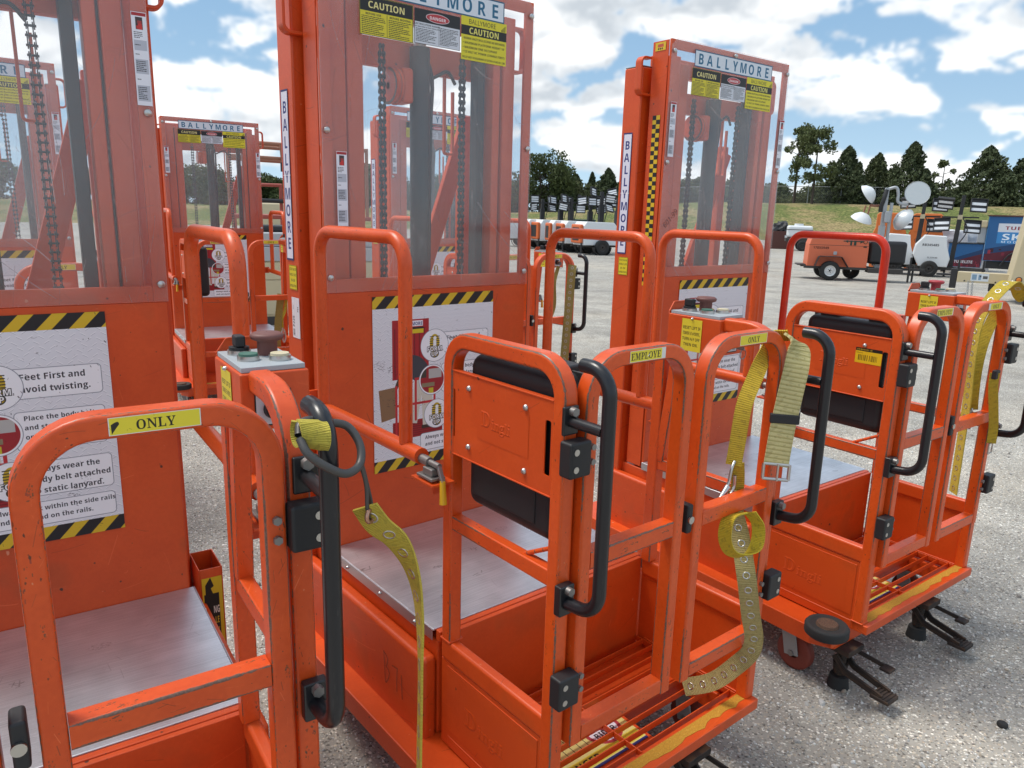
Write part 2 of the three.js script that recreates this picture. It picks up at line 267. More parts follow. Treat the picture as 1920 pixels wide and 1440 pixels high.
// clear polycarbonate, scratched
(function () {
  const c = canvas(1024, 1024, (x, w, h) => {
    const R = rng(91); x.fillStyle = 'rgb(60,60,60)'; x.fillRect(0, 0, w, h);
    const im = x.getImageData(0, 0, w, h), n = tileNoise(w, h, 120, 92), n2 = tileNoise(w, h, 24, 93); for (let j = 0; j < h; j++) for (let i = 0; i < w; i++) { const k = (j * w + i) * 4, v = 26 + n(i, j) * 22 + n2(i, j) * 10; im.data[k] = im.data[k + 1] = im.data[k + 2] = v; } x.putImageData(im, 0, 0);
    for (let i = 0; i < 420; i++) { const px = R() * w, py = R() * h, a = R() < 0.5 ? 1.57 + (R() - 0.5) * 0.5 : R() * 6.3, L = 10 + R() * R() * 240, b = (R() - 0.5) * 0.5; x.strokeStyle = `rgba(255,255,255,${0.12 + R() * 0.4})`; x.lineWidth = 0.5 + R() * 0.9; x.beginPath(); x.moveTo(px, py); x.quadraticCurveTo(px + Math.cos(a) * L / 2, py + Math.sin(a) * L / 2, px + Math.cos(a + b) * L, py + Math.sin(a + b) * L); x.stroke(); }
  });
  const t = ctex(c, false);
  M.pane = PHYS({ color: new THREE.Color(0.95, 0.96, 0.97), transmission: 0.965, thickness: 0, roughness: 1, roughnessMap: t, ior: 1.45, side: THREE.DoubleSide });
  M.paneEdge = M.pane;
})();
// ---------------------------------------------------------------- printed labels
const LAB = {};
const labelMat = (c, o = {}) => STD({ map: ctex(c, true, false), roughness: 0.45, ...o });
const alphaMat = (c, o = {}) => STD({ map: ctex(c, true, false), transparent: true, roughness: 0.5, ...o });
const F = (x, s, txt, px, py, fam = 'sans-serif', w = 'bold', al = 'center') => { x.font = `${w} ${s}px ${fam}`; x.textAlign = al; x.textBaseline = 'middle'; x.fillText(txt, px, py); };
const spaced = (x, txt, px, py, step) => { x.textAlign = 'center'; x.textBaseline = 'middle'; [...txt].forEach((ch, i) => x.fillText(ch, px + i * step, py)); };
function scuff(x, w, h, R, n, col) { for (let i = 0; i < n; i++) { x.strokeStyle = col; x.lineWidth = 0.6 + R() * 1.6; const a = R() * w, b = R() * h; x.beginPath(); x.moveTo(a, b); x.lineTo(a + (R() - 0.5) * 40, b + (R() - 0.5) * 40); x.stroke(); } }
function micro(x, x0, y0, w, n, lh, R, col = '#222') { x.fillStyle = col; for (let i = 0; i < n; i++) { let px = x0; const end = x0 + w * (i % 4 === 3 ? 0.45 + R() * 0.3 : 0.85 + R() * 0.15); while (px < end) { const L = 4 + R() * 14; x.fillRect(px, y0 + i * lh, Math.min(L, end - px), lh * 0.45); px += L + 3; } } }
LAB.sign = labelMat(canvas(1024, 128, (x, w, h) => { x.fillStyle = '#1d5a78'; x.fillRect(0, 0, w, h); x.fillStyle = '#d8dfe6'; x.fillRect(8, 8, w - 16, h - 16); x.fillStyle = '#1d6486'; x.font = 'bold 112px sans-serif'; spaced(x, 'BALLYMORE', 76, 66, 109); const R = rng(5); x.strokeStyle = 'rgba(120,135,150,0.35)'; for (let i = 0; i < 60; i++) { x.lineWidth = 1; x.beginPath(); const a = R() * w, b = R() * h; x.moveTo(a, b); x.lineTo(a + (R() - 0.5) * 60, b + (R() - 0.5) * 60); x.stroke(); } }));
LAB.caution = labelMat(canvas(400, 256, (x, w, h) => { const R = rng(6); x.fillStyle = '#d8c92c'; x.fillRect(0, 0, w, h); x.fillStyle = '#171718'; x.fillRect(6, 6, w - 12, 92); x.fillStyle = '#e4d78e'; F(x, 62, 'CAUTION', w / 2, 54); x.fillStyle = '#1a1a1a'; F(x, 20, 'BEFORE USE', 100, 114); F(x, 20, 'BEFORE MOVING', 300, 114); x.fillRect(199, 100, 3, 150); micro(x, 14, 130, 176, 10, 12, R); micro(x, 212, 130, 176, 10, 12, R); x.strokeStyle = '#171718'; x.lineWidth = 4; x.strokeRect(3, 3, w - 6, h - 6); }));
LAB.danger = labelMat(canvas(360, 256, (x, w, h) => { const R = rng(8); x.fillStyle = '#cfd3da'; x.fillRect(0, 0, w, h); x.fillStyle = '#202024'; x.fillRect(0, 0, w, 96); x.fillStyle = '#b53a40'; x.beginPath(); x.ellipse(w / 2, 50, 90, 32, 0, 0, 7); x.fill(); x.strokeStyle = '#e2d5d6'; x.lineWidth = 4; x.stroke(); x.fillStyle = '#eadfe0'; F(x, 32, 'DANGER', w / 2, 52); x.fillStyle = '#222'; F(x, 17, 'ELECTROCUTION HAZARD', 96, 112); F(x, 13, 'THIS MACHINE IS NOT INSULATED', 98, 130, 'sans-serif', 'bold'); x.fillRect(w / 2 + 8, 104, 2, 144); micro(x, 10, 144, 165, 9, 11, R); micro(x, w / 2 + 16, 112, 150, 12, 11, R); x.strokeStyle = '#333'; x.strokeRect(1, 1, w - 2, h - 2); }));
LAB.caution2 = labelMat(canvas(360, 270, (x, w, h) => { x.fillStyle = '#dcd02c'; x.fillRect(0, 0, w, h); x.fillStyle = '#1b1b18'; F(x, 40, 'BALLYMORE', 165, 30, 'sans-serif', 'normal'); x.fillRect(0, 56, w, 58); for (let i = 0; i < 4; i++) x.fillRect(318 + i * 9, 40 - i * 8, 5, 14 + i * 8); x.fillStyle = '#e4dc70'; F(x, 54, 'CAUTION', w / 2, 86); x.fillStyle = '#1b1b18'; ['• MAXIMUM CAPACITY 500 LB. (OCCUPANT AND MERCHANDISE)', "• MAXIMUM PLATFORM HEIGHT 10'", '• MAXIMUM ONE OCCUPANT', '• 12 VOLT DC POWER (CHARGE FIRST)'].forEach((t, i) => { x.font = 'bold 20px sans-serif'; x.textAlign = 'left'; x.save(); x.translate(12, 134 + i * 28); x.scale(Math.min(1, 336 / x.measureText(t).width), 1); x.fillText(t, 0, 0); x.restore(); }); x.save(); x.font = 'bold 18px sans-serif'; const t = 'THIS LIFT MEETS THE REQUIREMENTS OF SECTION 4 OF ANSI A92.3. 2006'; x.translate(8, 252); x.scale(344 / x.measureText(t).width, 1); x.fillText(t, 0, 0); x.restore(); }));
LAB.vertical = labelMat(canvas(128, 1024, (x, w, h) => { x.fillStyle = '#27306b'; x.fillRect(0, 0, w, h); x.fillStyle = '#e0e2ee'; x.fillRect(10, 12, w - 20, h - 24); x.fillStyle = '#262f74'; x.font = 'bold 98px sans-serif'; x.textAlign = 'center'; x.textBaseline = 'middle';[...'BALLYMORE'].forEach((c, i) => { x.save(); x.translate(w / 2, 104 + i * 102); x.scale(1.22, 1); x.fillText(c, 0, 0); x.restore(); }); x.fillStyle = '#f4f4f4'; x.fillRect(0, 500, w, 4); }));
LAB.spec = labelMat(canvas(128, 640, (x, w, h) => { const R = rng(9); x.fillStyle = '#e6e7ee'; x.fillRect(0, 0, w, h); x.fillStyle = '#a82a30'; x.fillRect(4, 4, w - 8, 22); x.fillStyle = '#3a2c2e'; x.fillRect(34, 34, 60, 84); x.fillStyle = '#c7322f'; x.fillRect(54, 58, 34, 60); x.fillRect(40, 92, 50, 22); x.fillStyle = '#5b4444'; for (let i = 0; i < 5; i++) x.fillRect(38 + i * 11, 38, 4, 40); for (const [y, hh] of [[190, 70], [320, 100], [500, 110]]) { x.fillStyle = '#b9bcc6'; x.fillRect(10, y, w - 20, hh); } micro(x, 14, 134, 80, 4, 12, R, '#34363c'); F(x, 13, '', 0, 0); micro(x, 16, 220, 50, 1, 12, R); micro(x, 16, 284, 40, 1, 12, R); micro(x, 16, 332, 84, 6, 13, R); micro(x, 16, 456, 36, 1, 12, R); micro(x, 16, 512, 80, 7, 13, R); }));
function word(txt, seed, o = {}) { return labelMat(canvas(512, 100, (x, w, h) => { const R = rng(seed); x.fillStyle = '#dcd9d2'; x.fillRect(0, 0, w, h); x.fillStyle = '#e3cf33'; x.fillRect(o.l ?? 6, 4, (o.r ?? w - 6) - (o.l ?? 6), h - 8); x.fillStyle = '#17140c'; x.font = `bold ${o.s ?? 76}px serif`; x.textAlign = 'center'; x.textBaseline = 'middle'; x.fillText(txt, o.cx ?? w / 2, h / 2 + 3); if (o.torn) { x.fillStyle = '#1d1a16'; x.beginPath(); x.moveTo(14, 40); x.quadraticCurveTo(60, 10, 58, 40); x.quadraticCurveTo(40, 60, 16, 92); x.fill(); } if (o.gap) { x.fillStyle = '#e8e4d8'; x.beginPath(); x.moveTo(246, 58); x.lineTo(282, 40); x.lineTo(280, 48); x.lineTo(250, 66); x.fill(); } scuff(x, w, h, R, 8, 'rgba(60,50,20,0.4)'); })); }
LAB.onlyA = word('ONLY', 1, { torn: true }); LAB.only = word('ONLY', 2); LAB.onlyC = word('ONLY', 3, { l: 70, r: 480, cx: 270 }); LAB.employe = word('EMPLOYE', 4, { r: 455, gap: true, cx: 228, s: 84 }); LAB.employeC = word('EMPLOYE!', 5, { r: 490, s: 84, cx: 246 }); LAB.employee = word('EMPLOYEE', 6, { s: 80 });
LAB.reset = labelMat(canvas(256, 330, (x, w, h) => { const R = rng(12); x.fillStyle = '#e0cb34'; x.fillRect(0, 0, w, h); x.fillStyle = '#27221a';['RESET LIFT IF', 'TIMER EXPIRES,', 'TURN KEY OFF', 'THEN ON.'].forEach((t, i) => { x.font = 'bold 40px sans-serif'; x.textAlign = 'center'; x.textBaseline = 'middle'; x.save(); x.translate(w / 2, 90 + i * 58); x.scale(Math.min(1, 224 / x.measureText(t).width), 1.1); x.fillText(t, 0, 0); x.restore(); }); for (let i = 0; i < 60; i++) { x.fillStyle = `rgba(232,224,190,${R() * 0.8})`; x.fillRect(R() < 0.5 ? R() * 30 : w - R() * 30, R() * h, 2 + R() * 8, 2 + R() * 8); } for (let i = 0; i < 26; i++) { x.fillStyle = 'rgba(224,203,60,0.9)'; x.fillRect(100 + R() * 60, 80 + R() * 150, 3 + R() * 8, 3 + R() * 12); } }));
LAB.key = labelMat(canvas(256, 256, (x, w, h) => { x.fillStyle = '#15161a'; x.fillRect(0, 0, w, h); x.fillStyle = '#c9ced6'; x.fillRect(10, 10, w - 20, h - 20); x.fillStyle = '#3a3d44'; F(x, 26, 'OFF', 90, 38); F(x, 26, 'ON', 212, 108); F(x, 22, 'START', 200, 226); x.fillRect(196, 20, 6, 34); }));
LAB.stay = labelMat(canvas(160, 256, (x, w, h) => { x.fillStyle = '#dccb22'; x.fillRect(0, 0, w, h); x.strokeStyle = '#33301a'; x.lineWidth = 4; x.strokeRect(5, 5, w - 10, h - 10); x.fillStyle = '#1c1a10';['STAY BACK', 'WHILE LIFT', 'IS IN', 'OPERATION'].forEach((t, i) => { x.font = 'bold 36px serif'; x.textAlign = 'center'; x.textBaseline = 'middle'; x.save(); x.translate(w / 2, 42 + i * 58); x.scale(Math.min(1, 138 / x.measureText(t).width), 1); x.fillText(t, 0, 0); x.restore(); }); }));
LAB.tag = labelMat(canvas(128, 320, (x, w, h) => { const R = rng(14); x.fillStyle = '#e2e2e6'; x.fillRect(0, 0, w, h); x.strokeStyle = '#99a'; x.strokeRect(44, 10, 34, 296); x.fillStyle = '#24242a'; x.save(); x.translate(26, 190); x.rotate(-1.57); F(x, 40, 'P225', 0, 0, 'sans-serif', 'bold'); x.restore(); x.fillRect(20, 60, 4, 36); x.save(); x.translate(100, 90); x.rotate(-1.57); F(x, 26, 'P64', 0, 0); x.restore(); for (let i = 0; i < 14; i++) x.fillRect(10, 250 + i * 4, 30, 1 + R() * 2.4); }));
LAB.barcode = labelMat(canvas(320, 160, (x, w, h) => { const R = rng(15); x.fillStyle = '#e2b414'; x.fillRect(0, 0, w, h); x.fillStyle = '#17130a'; x.fillRect(0, 0, w, 34); x.fillStyle = '#c9a52c'; F(x, 22, 'S/N BA100001 - 09', 12, 18, 'sans-serif', 'bold', 'left'); x.fillStyle = '#17130a'; F(x, 18, 'Ballymore', 10, 52, 'sans-serif', 'normal', 'left'); for (let i = 0; i < 46; i++) if (R() < 0.6) x.fillRect(36 + i * 5, 72, 2 + R() * 3, 60); }));
// poster on the mast panel
LAB.poster = labelMat(canvas(1024, 1248, (x, w, h) => {
  const R = rng(17); x.fillStyle = '#dfe0e4'; x.fillRect(0, 0, w, h);
  x.lineCap = 'round'; for (let j = 0; j < 44; j++) for (let i = 0; i < 22; i++) { const px = i * 48 + (j % 2) * 24, py = j * 29, d = (i + j) % 2 ? 1 : -1; x.strokeStyle = 'rgba(255,255,255,0.55)'; x.lineWidth = 5; x.beginPath(); x.moveTo(px - 11, py - 7 * d); x.lineTo(px + 11, py + 7 * d); x.stroke(); x.strokeStyle = 'rgba(140,145,156,0.7)'; x.lineWidth = 2; x.beginPath(); x.moveTo(px - 11, py - 7 * d + 4); x.lineTo(px + 11, py + 7 * d + 4); x.stroke(); }
  for (const y of [0, h - 84]) { x.fillStyle = '#d6b222'; x.fillRect(0, y, w, 84); x.fillStyle = '#17171b'; for (let i = -1; i < 8; i++) { x.beginPath(); x.moveTo(i * 150 + 20, y + 84); x.lineTo(i * 150 + 100, y + 84); x.lineTo(i * 150 + 180, y); x.lineTo(i * 150 + 100, y); x.fill(); } }
  // red lift picture
  x.fillStyle = '#a81e26'; x.fillRect(150, 170, 300, 420); x.fillStyle = '#7d141c'; for (let i = 0; i < 7; i++) x.fillRect(166 + i * 40, 230, 10, 350); x.fillStyle = '#e5e5ea'; x.fillRect(210, 180, 190, 40); x.fillStyle = '#2a3470'; F(x, 32, 'BALLYMORE', 305, 201); x.fillStyle = '#d8c020'; x.fillRect(205, 226, 200, 44); x.fillStyle = '#222'; x.fillRect(205, 226, 200, 14);
  x.fillStyle = '#98171f'; x.fillRect(150, 900, 420, 130); x.fillStyle = '#6e1017'; for (let i = 0; i < 7; i++) x.fillRect(160, 915 + i * 16, 400, 5);
  x.fillStyle = '#cfcabb'; x.beginPath(); x.moveTo(330, 600); x.lineTo(470, 590); x.lineTo(490, 900); x.lineTo(430, 960); x.lineTo(400, 960); x.lineTo(390, 720); x.lineTo(350, 930); x.lineTo(300, 920); x.fill(); x.fillStyle = '#3a2a22'; x.fillRect(390, 950, 90, 26);
  x.fillStyle = '#3c4048'; x.beginPath(); x.moveTo(250, 440); x.quadraticCurveTo(380, 380, 470, 560); x.lineTo(480, 610); x.lineTo(330, 610); x.quadraticCurveTo(250, 560, 250, 440); x.fill(); x.fillStyle = '#2c211c'; x.beginPath(); x.ellipse(244, 428, 42, 50, 0.4, 0, 7); x.fill(); x.fillStyle = '#4d382c'; x.beginPath(); x.moveTo(280, 500); x.lineTo(170, 690); x.lineTo(150, 680); x.lineTo(240, 480); x.fill();
  x.fillStyle = '#8a6a4a'; x.beginPath(); x.moveTo(40, 650); x.lineTo(180, 640); x.lineTo(180, 860); x.lineTo(60, 880); x.fill();
  x.strokeStyle = '#c02a30'; x.lineWidth = 18; x.beginPath(); x.moveTo(180, 1030); x.lineTo(180, 640); x.stroke(); x.beginPath(); x.moveTo(340, 900); x.lineTo(340, 600); x.lineTo(500, 600); x.lineTo(500, 900); x.stroke(); x.beginPath(); x.moveTo(180, 780); x.lineTo(540, 780); x.stroke(); x.fillStyle = '#d8b820'; x.fillRect(430, 600, 120, 22); x.fillStyle = '#333'; x.beginPath(); x.ellipse(170, 1060, 34, 22, 0, 0, 7); x.fill();
  const ring = (cx, cy, r) => { x.fillStyle = '#f0f0f2'; x.beginPath(); x.arc(cx, cy, r, 0, 7); x.fill(); x.strokeStyle = '#8d9099'; x.lineWidth = 4; x.stroke(); };
  const box = (x0, y0, ww, hh, lines, s) => { x.fillStyle = '#f0f0f2'; x.strokeStyle = '#8d9099'; x.lineWidth = 4; x.beginPath(); x.roundRect(x0, y0, ww, hh, 22); x.fill(); x.stroke(); x.fillStyle = '#2b2c33'; lines.forEach((t, i) => F(x, s, t, x0 + 40, y0 + s * 1.0 + i * s * 1.42, 'sans-serif', 'bold', 'left')); };
  box(560, 280, 420, 160, ['Feet First and', 'avoid twisting.'], 46); box(560, 510, 420, 210, ['Place the body belt', 'and static lanyard', 'on yellow hook', 'when not in use.'], 36); box(560, 790, 430, 190, ['Always wear the', 'body belt attached', 'to static lanyard.'], 42); box(380, 1015, 610, 130, ['Always work within the side rails', 'and not stand on the rails.'], 36);
  ring(500, 370, 118); ring(480, 620, 112); ring(520, 880, 108);
  for (const [cx, cy] of [[500, 370], [520, 880]]) { x.fillStyle = '#c2a51c'; x.beginPath(); x.ellipse(cx, cy - 20, 42, 62, 0, 0, 7); x.fill(); x.beginPath(); x.ellipse(cx, cy + 62, 34, 26, 0, 0, 7); x.fill(); x.strokeStyle = '#2b2722'; x.lineWidth = 6; x.stroke(); for (let i = 0; i < 6; i++) { x.beginPath(); x.moveTo(cx - 40, cy - 64 + i * 16); x.lineTo(cx + 40, cy - 64 + i * 16); x.stroke(); } x.fillStyle = '#efefef'; x.beginPath(); x.arc(cx + 2, cy - 52, 14, 0, 7); x.fill(); x.fillRect(cx - 12, cy - 38, 26, 54); x.fillStyle = '#f2f2f2'; x.strokeStyle = '#222'; x.lineWidth = 8; x.font = 'bold 46px sans-serif'; x.textAlign = 'center'; x.strokeText('FORM', cx, cy + 26); x.fillText('FORM', cx, cy + 26); x.strokeText('UP', cx, cy + 64); x.fillText('UP', cx, cy + 64); }
  x.save(); x.beginPath(); x.arc(480, 620, 100, 0, 7); x.clip(); x.fillStyle = '#9c2129'; x.fillRect(370, 510, 220, 220); x.fillStyle = '#b5b3ae'; x.fillRect(450, 540, 110, 70); x.fillStyle = '#3d3a32'; x.fillRect(370, 510, 60, 90); x.fillStyle = '#8a7d60'; x.fillRect(390, 640, 110, 30); x.fillStyle = '#c8bb2a'; x.fillRect(450, 680, 40, 40); x.restore();
  for (let i = 0; i < 130; i++) { x.fillStyle = `rgba(40,36,40,${0.2 + R() * 0.6})`; const a = R() * w, b = R() * h; x.save(); x.translate(a, b); x.rotate(R() * 3); x.fillRect(0, 0, 2 + R() * 13, 1 + R() * 4); x.restore(); } for (let k = 0; k < 7; k++) { const a = R() * w, b = h * 0.3 + R() * h * 0.6; for (let i = 0; i < 24; i++) { x.fillStyle = `rgba(52,48,52,${0.3 + R() * 0.5})`; x.fillRect(a + (R() - 0.5) * 70, b + (R() - 0.5) * 60, 2 + R() * 12, 1 + R() * 3); } } scuff(x, w, h, R, 60, 'rgba(70,70,80,0.4)');
}));
LAB.floor = labelMat(canvas(512, 300, (x, w, h) => { const R = rng(19); x.fillStyle = '#d9cc7e'; x.fillRect(0, 0, w, h); x.fillStyle = '#232a6a'; x.fillRect(0, 0, w, 14); x.fillRect(0, h - 14, w, 14); x.fillStyle = '#dccb3a'; x.fillRect(6, 220, w - 12, 60); x.strokeStyle = '#a5343c'; x.lineWidth = 18; x.fillStyle = '#e2e0e8'; x.beginPath(); x.arc(380, 130, 90, 0, 7); x.fill(); x.stroke(); x.beginPath(); x.moveTo(320, 66); x.lineTo(440, 194); x.stroke(); x.strokeStyle = '#26221e'; x.lineWidth = 3; for (let i = 0; i < 7; i++) { x.beginPath(); x.moveTo(20 + i * 40, 30); x.lineTo(20 + i * 40, 200); x.stroke(); } x.fillStyle = '#222'; F(x, 54, 'DANGER', 150, 252); F(x, 60, 'NO', 380, 110); F(x, 44, 'RIDER', 380, 156); }));
LAB.extinguisher = labelMat(canvas(256, 384, (x, w, h) => { x.fillStyle = '#d3b31c'; x.fillRect(0, 0, w, h); x.fillStyle = '#16140f'; x.fillRect(20, 90, 190, 260); x.beginPath(); x.moveTo(40, 40); x.lineTo(110, 0); x.lineTo(150, 50); x.lineTo(110, 60); x.lineTo(150, 110); x.lineTo(40, 110); x.fill(); x.fillStyle = '#e6e0d0'; F(x, 56, 'NG', 170, 180); x.fillStyle = '#d3b31c'; F(x, 52, 'LE', 170, 240); F(x, 52, 'K', 180, 300); }));
const clearText = (txt, w, h, s, col, rot = 0) => alphaMat(canvas(w, h, (x) => { x.clearRect(0, 0, w, h); x.strokeStyle = col; x.fillStyle = col; x.translate(w / 2, h / 2); x.rotate(rot); F(x, s, txt, 0, 0, 'sans-serif', 'normal'); }));
LAB.b71 = alphaMat(canvas(256, 220, (x) => { x.clearRect(0, 0, 256, 220); x.strokeStyle = 'rgba(44,70,60,0.5)'; x.lineWidth = 7; x.lineCap = 'round'; x.beginPath(); x.moveTo(40, 20); x.lineTo(52, 190); x.moveTo(36, 24); x.quadraticCurveTo(100, 30, 60, 96); x.quadraticCurveTo(120, 110, 60, 188); x.moveTo(120, 60); x.lineTo(170, 52); x.quadraticCurveTo(160, 110, 164, 180); x.moveTo(206, 70); x.lineTo(214, 196); x.stroke(); })); LAB.num = clearText('601-99', 320, 320, 84, 'rgba(32,20,24,0.9)', -0.75);
LAB.checker = labelMat(canvas(48, 640, (x, w, h) => { for (let j = 0; j < 40; j++) for (let i = 0; i < 2; i++) { x.fillStyle = (i + j) % 2 ? '#dcb81e' : '#18171a'; x.fillRect(i * 24, j * 16, 24, 16); } }));
LAB.topYellow = labelMat(canvas(128, 64, (x, w, h) => { x.fillStyle = '#d7b726'; x.fillRect(0, 0, w, h); x.fillStyle = '#c0503a'; x.fillRect(30, 14, 70, 24); x.fillStyle = '#2a221c'; for (let i = 0; i < 3; i++) { x.beginPath(); x.arc(40 + i * 22, 50, 8, 0, 7); x.fill(); } }));
LAB.grit = STD({ map: ctex(canvas(512, 64, (x, w, h) => { const R = rng(21); x.clearRect(0, 0, w, h); x.beginPath(); x.moveTo(0, 0); x.lineTo(w, 0); for (let i = 32; i >= 0; i--) x.lineTo(i * 16, 50 + (R() - 0.5) * 20 - (i > 20 ? R() * 10 : 0)); x.closePath(); x.fillStyle = '#b98424'; x.fill(); x.globalCompositeOperation = 'source-atop'; for (let i = 0; i < 2600; i++) { x.fillStyle = ['#cf9a30', '#8f651e', '#b27a1c', '#d9ab4a'][Math.floor(R() * 4)]; x.fillRect(R() * w, R() * h, 1.5, 1.5); } }), true, false), transparent: true, roughness: 0.9 });
// embossed maker's word on the side plates: the same paint with relief
function embossed(cut) {
  const c = canvas(512, 256, (x, w, h) => { x.fillStyle = '#000'; x.fillRect(0, 0, w, h); x.filter = 'blur(2px)'; x.fillStyle = '#fff'; x.font = 'bold 130px serif'; x.textAlign = 'left'; x.textBaseline = 'middle'; x.translate(40, 120); x.rotate(0); x.fillText('D', 0, 0); x.font = 'bold 84px serif'; x.fillText('ingli', 108, 20); });
  return c;
}
M.emboss = PHYS({ color: new THREE.Color().setRGB(210 / 255, 78 / 255, 22 / 255, THREE.SRGBColorSpace), roughness: 0.4, bumpMap: ctex(embossed(), false, false), bumpScale: 0.0012 });
// ---------------------------------------------------------------- ground, bank, fence, trees
(function ground() {
  const S = 2048, c = document.createElement('canvas'); c.width = c.height = S; const x = c.getContext('2d'), R = rng(101);
  x.fillStyle = '#908d88'; x.fillRect(0, 0, S, S);
  const b = document.createElement('canvas'); b.width = b.height = S; const y = b.getContext('2d'); y.fillStyle = '#555'; y.fillRect(0, 0, S, S);
  const tones = ['#acaaa5', '#c6c4bf', '#918e88', '#7d7a75', '#9a958d', '#b7b3ac', '#d8d6d1', '#6f6c68', '#a39f98', '#625f5b', '#a0968a', '#b9b0a3'];
  const stone = (px, py, r, col, hgt) => { const n = 5 + Math.floor(R() * 3), a0 = R() * 6.3, e = 0.6 + R() * 0.4, pts = []; for (let i = 0; i < n; i++) { const a = a0 + i / n * 6.283, q = r * (0.75 + R() * 0.4); pts.push([Math.cos(a) * q, Math.sin(a) * q * e]); } for (const ox of [0, S, -S]) for (const oy of [0, S, -S]) { if (px + ox < -20 || px + ox > S + 20 || py + oy < -20 || py + oy > S + 20) continue; for (const [k, f] of [[x, col], [y, hgt]]) { k.fillStyle = f; k.beginPath(); pts.forEach(([u, v]) => k.lineTo(px + ox + u, py + oy + v)); k.fill(); } } };
  for (let i = 0; i < 62000; i++) { const v = 70 + R() * 185; stone(R() * S, R() * S, 2.4 + R() * R() * 5.2, tones[Math.floor(R() * tones.length)], `rgb(${v},${v},${v})`); }
  const im = x.getImageData(0, 0, S, S), n1 = tileNoise(S, S, 420, 102), n2 = tileNoise(S, S, 120, 103);
  for (let j = 0; j < S; j++) for (let i = 0; i < S; i++) { const k = (j * S + i) * 4, m = 0.86 + n1(i, j) * 0.18 + n2(i, j) * 0.12; im.data[k] = clampB(im.data[k] * m); im.data[k + 1] = clampB(im.data[k + 1] * m * 0.995); im.data[k + 2] = clampB(im.data[k + 2] * m * 0.98); }
  x.putImageData(im, 0, 0);
  const t = ctex(c), tb = ctex(b, false), REP = 1 / 2.0; t.repeat.set(REP, REP); tb.repeat.set(REP, REP);
  M.gravel = STD({ map: t, bumpMap: tb, bumpScale: 0.0035, roughness: 0.95, vertexColors: true });
  // polar sheet reaching the horizon; broad pale and brown patches of the gravel as vertex colour
  const P = [], U = [], C = [], I = [], NA = 120, radii = []; for (let r = 0.25; r < 460; r *= 1.06) radii.push(r);
  P.push(0, 0, 0); U.push(0, 0); C.push(1, 1, 1);
  radii.forEach((r) => { for (let a = 0; a < NA; a++) { const th = a / NA * Math.PI * 2, px = Math.cos(th) * r, pz = Math.sin(th) * r; P.push(px, 0, pz); U.push(px, pz); const q = fbm(px * 0.28, 3.3, pz * 0.28, 4), w = fbm(px * 0.9 + 40, 1.3, pz * 0.9, 3); const tr = fbm((px * 0.8 + pz * 0.6) * 2.6, 7.7, (pz * 0.8 - px * 0.6) * 0.22, 3), v = 1.05 + q * 0.28 + w * 0.12 + tr * 0.16, br = Math.max(0, w + 0.1); C.push(v * (1 + br * 0.10), v * (1 + br * 0.015), v * (1 - br * 0.10)); } });
  for (let a = 0; a < NA; a++) I.push(0, 1 + (a + 1) % NA, 1 + a);
  for (let k = 0; k < radii.length - 1; k++) for (let a = 0; a < NA; a++) { const p = 1 + k * NA + a, q = 1 + k * NA + (a + 1) % NA; I.push(p, q, p + NA, q, q + NA, p + NA); }
  const g = new THREE.BufferGeometry(); g.setAttribute('position', new THREE.Float32BufferAttribute(P, 3)); g.setAttribute('uv', new THREE.Float32BufferAttribute(U, 2)); g.setAttribute('color', new THREE.Float32BufferAttribute(C, 3)); g.setIndex(I); g.computeVertexNormals();
  struct('gravel_ground', g, M.gravel);
  // loose chippings lying on the yard near the lifts
  const base = new THREE.IcosahedronGeometry(1, 0), N = 110000, inst = new THREE.InstancedMesh(base, STD({ color: 0xffffff, roughness: 0.9 }), N), o = new THREE.Object3D(), col = new THREE.Color();
  const pal = [[0.46, 0.45, 0.43], [0.42, 0.40, 0.38], [0.56, 0.55, 0.52], [0.33, 0.31, 0.29], [0.44, 0.40, 0.34], [0.52, 0.49, 0.45], [0.26, 0.24, 0.22], [0.40, 0.34, 0.27], [0.66, 0.65, 0.62]];
  for (let i = 0; i < N; i++) {
    let px, pz; do { const th = (R() - 0.5) * 1.9, r = 0.7 + Math.pow(R(), 0.75) * 5.6; px = Math.sin(th) * r; pz = -Math.cos(th) * r; } while (false);
    const s = i < 700 ? 0.006 + R() * 0.007 : 0.0018 + R() * R() * 0.0038; o.position.set(px, s * 0.25, pz); o.rotation.set(R() * 6, R() * 6, R() * 6); o.scale.set(s * (0.8 + R() * 0.7), s * (0.5 + R() * 0.4), s); o.updateMatrix(); inst.setMatrixAt(i, o.matrix);
    const q = pal[Math.floor(R() * pal.length)], v = 0.8 + R() * 0.5; col.setRGB(q[0] * v, q[1] * v, q[2] * v); inst.setColorAt(i, col);
  }
  inst.name = 'loose_gravel'; inst.userData = { kind: 'stuff', label: 'loose grey and tan gravel chippings scattered over the yard', category: 'gravel' }; inst.castShadow = inst.receiveShadow = true; scene.add(inst);
})();
const bankTop = (az) => lerp(1.25, 2.75, sstep(-2, 17, az));
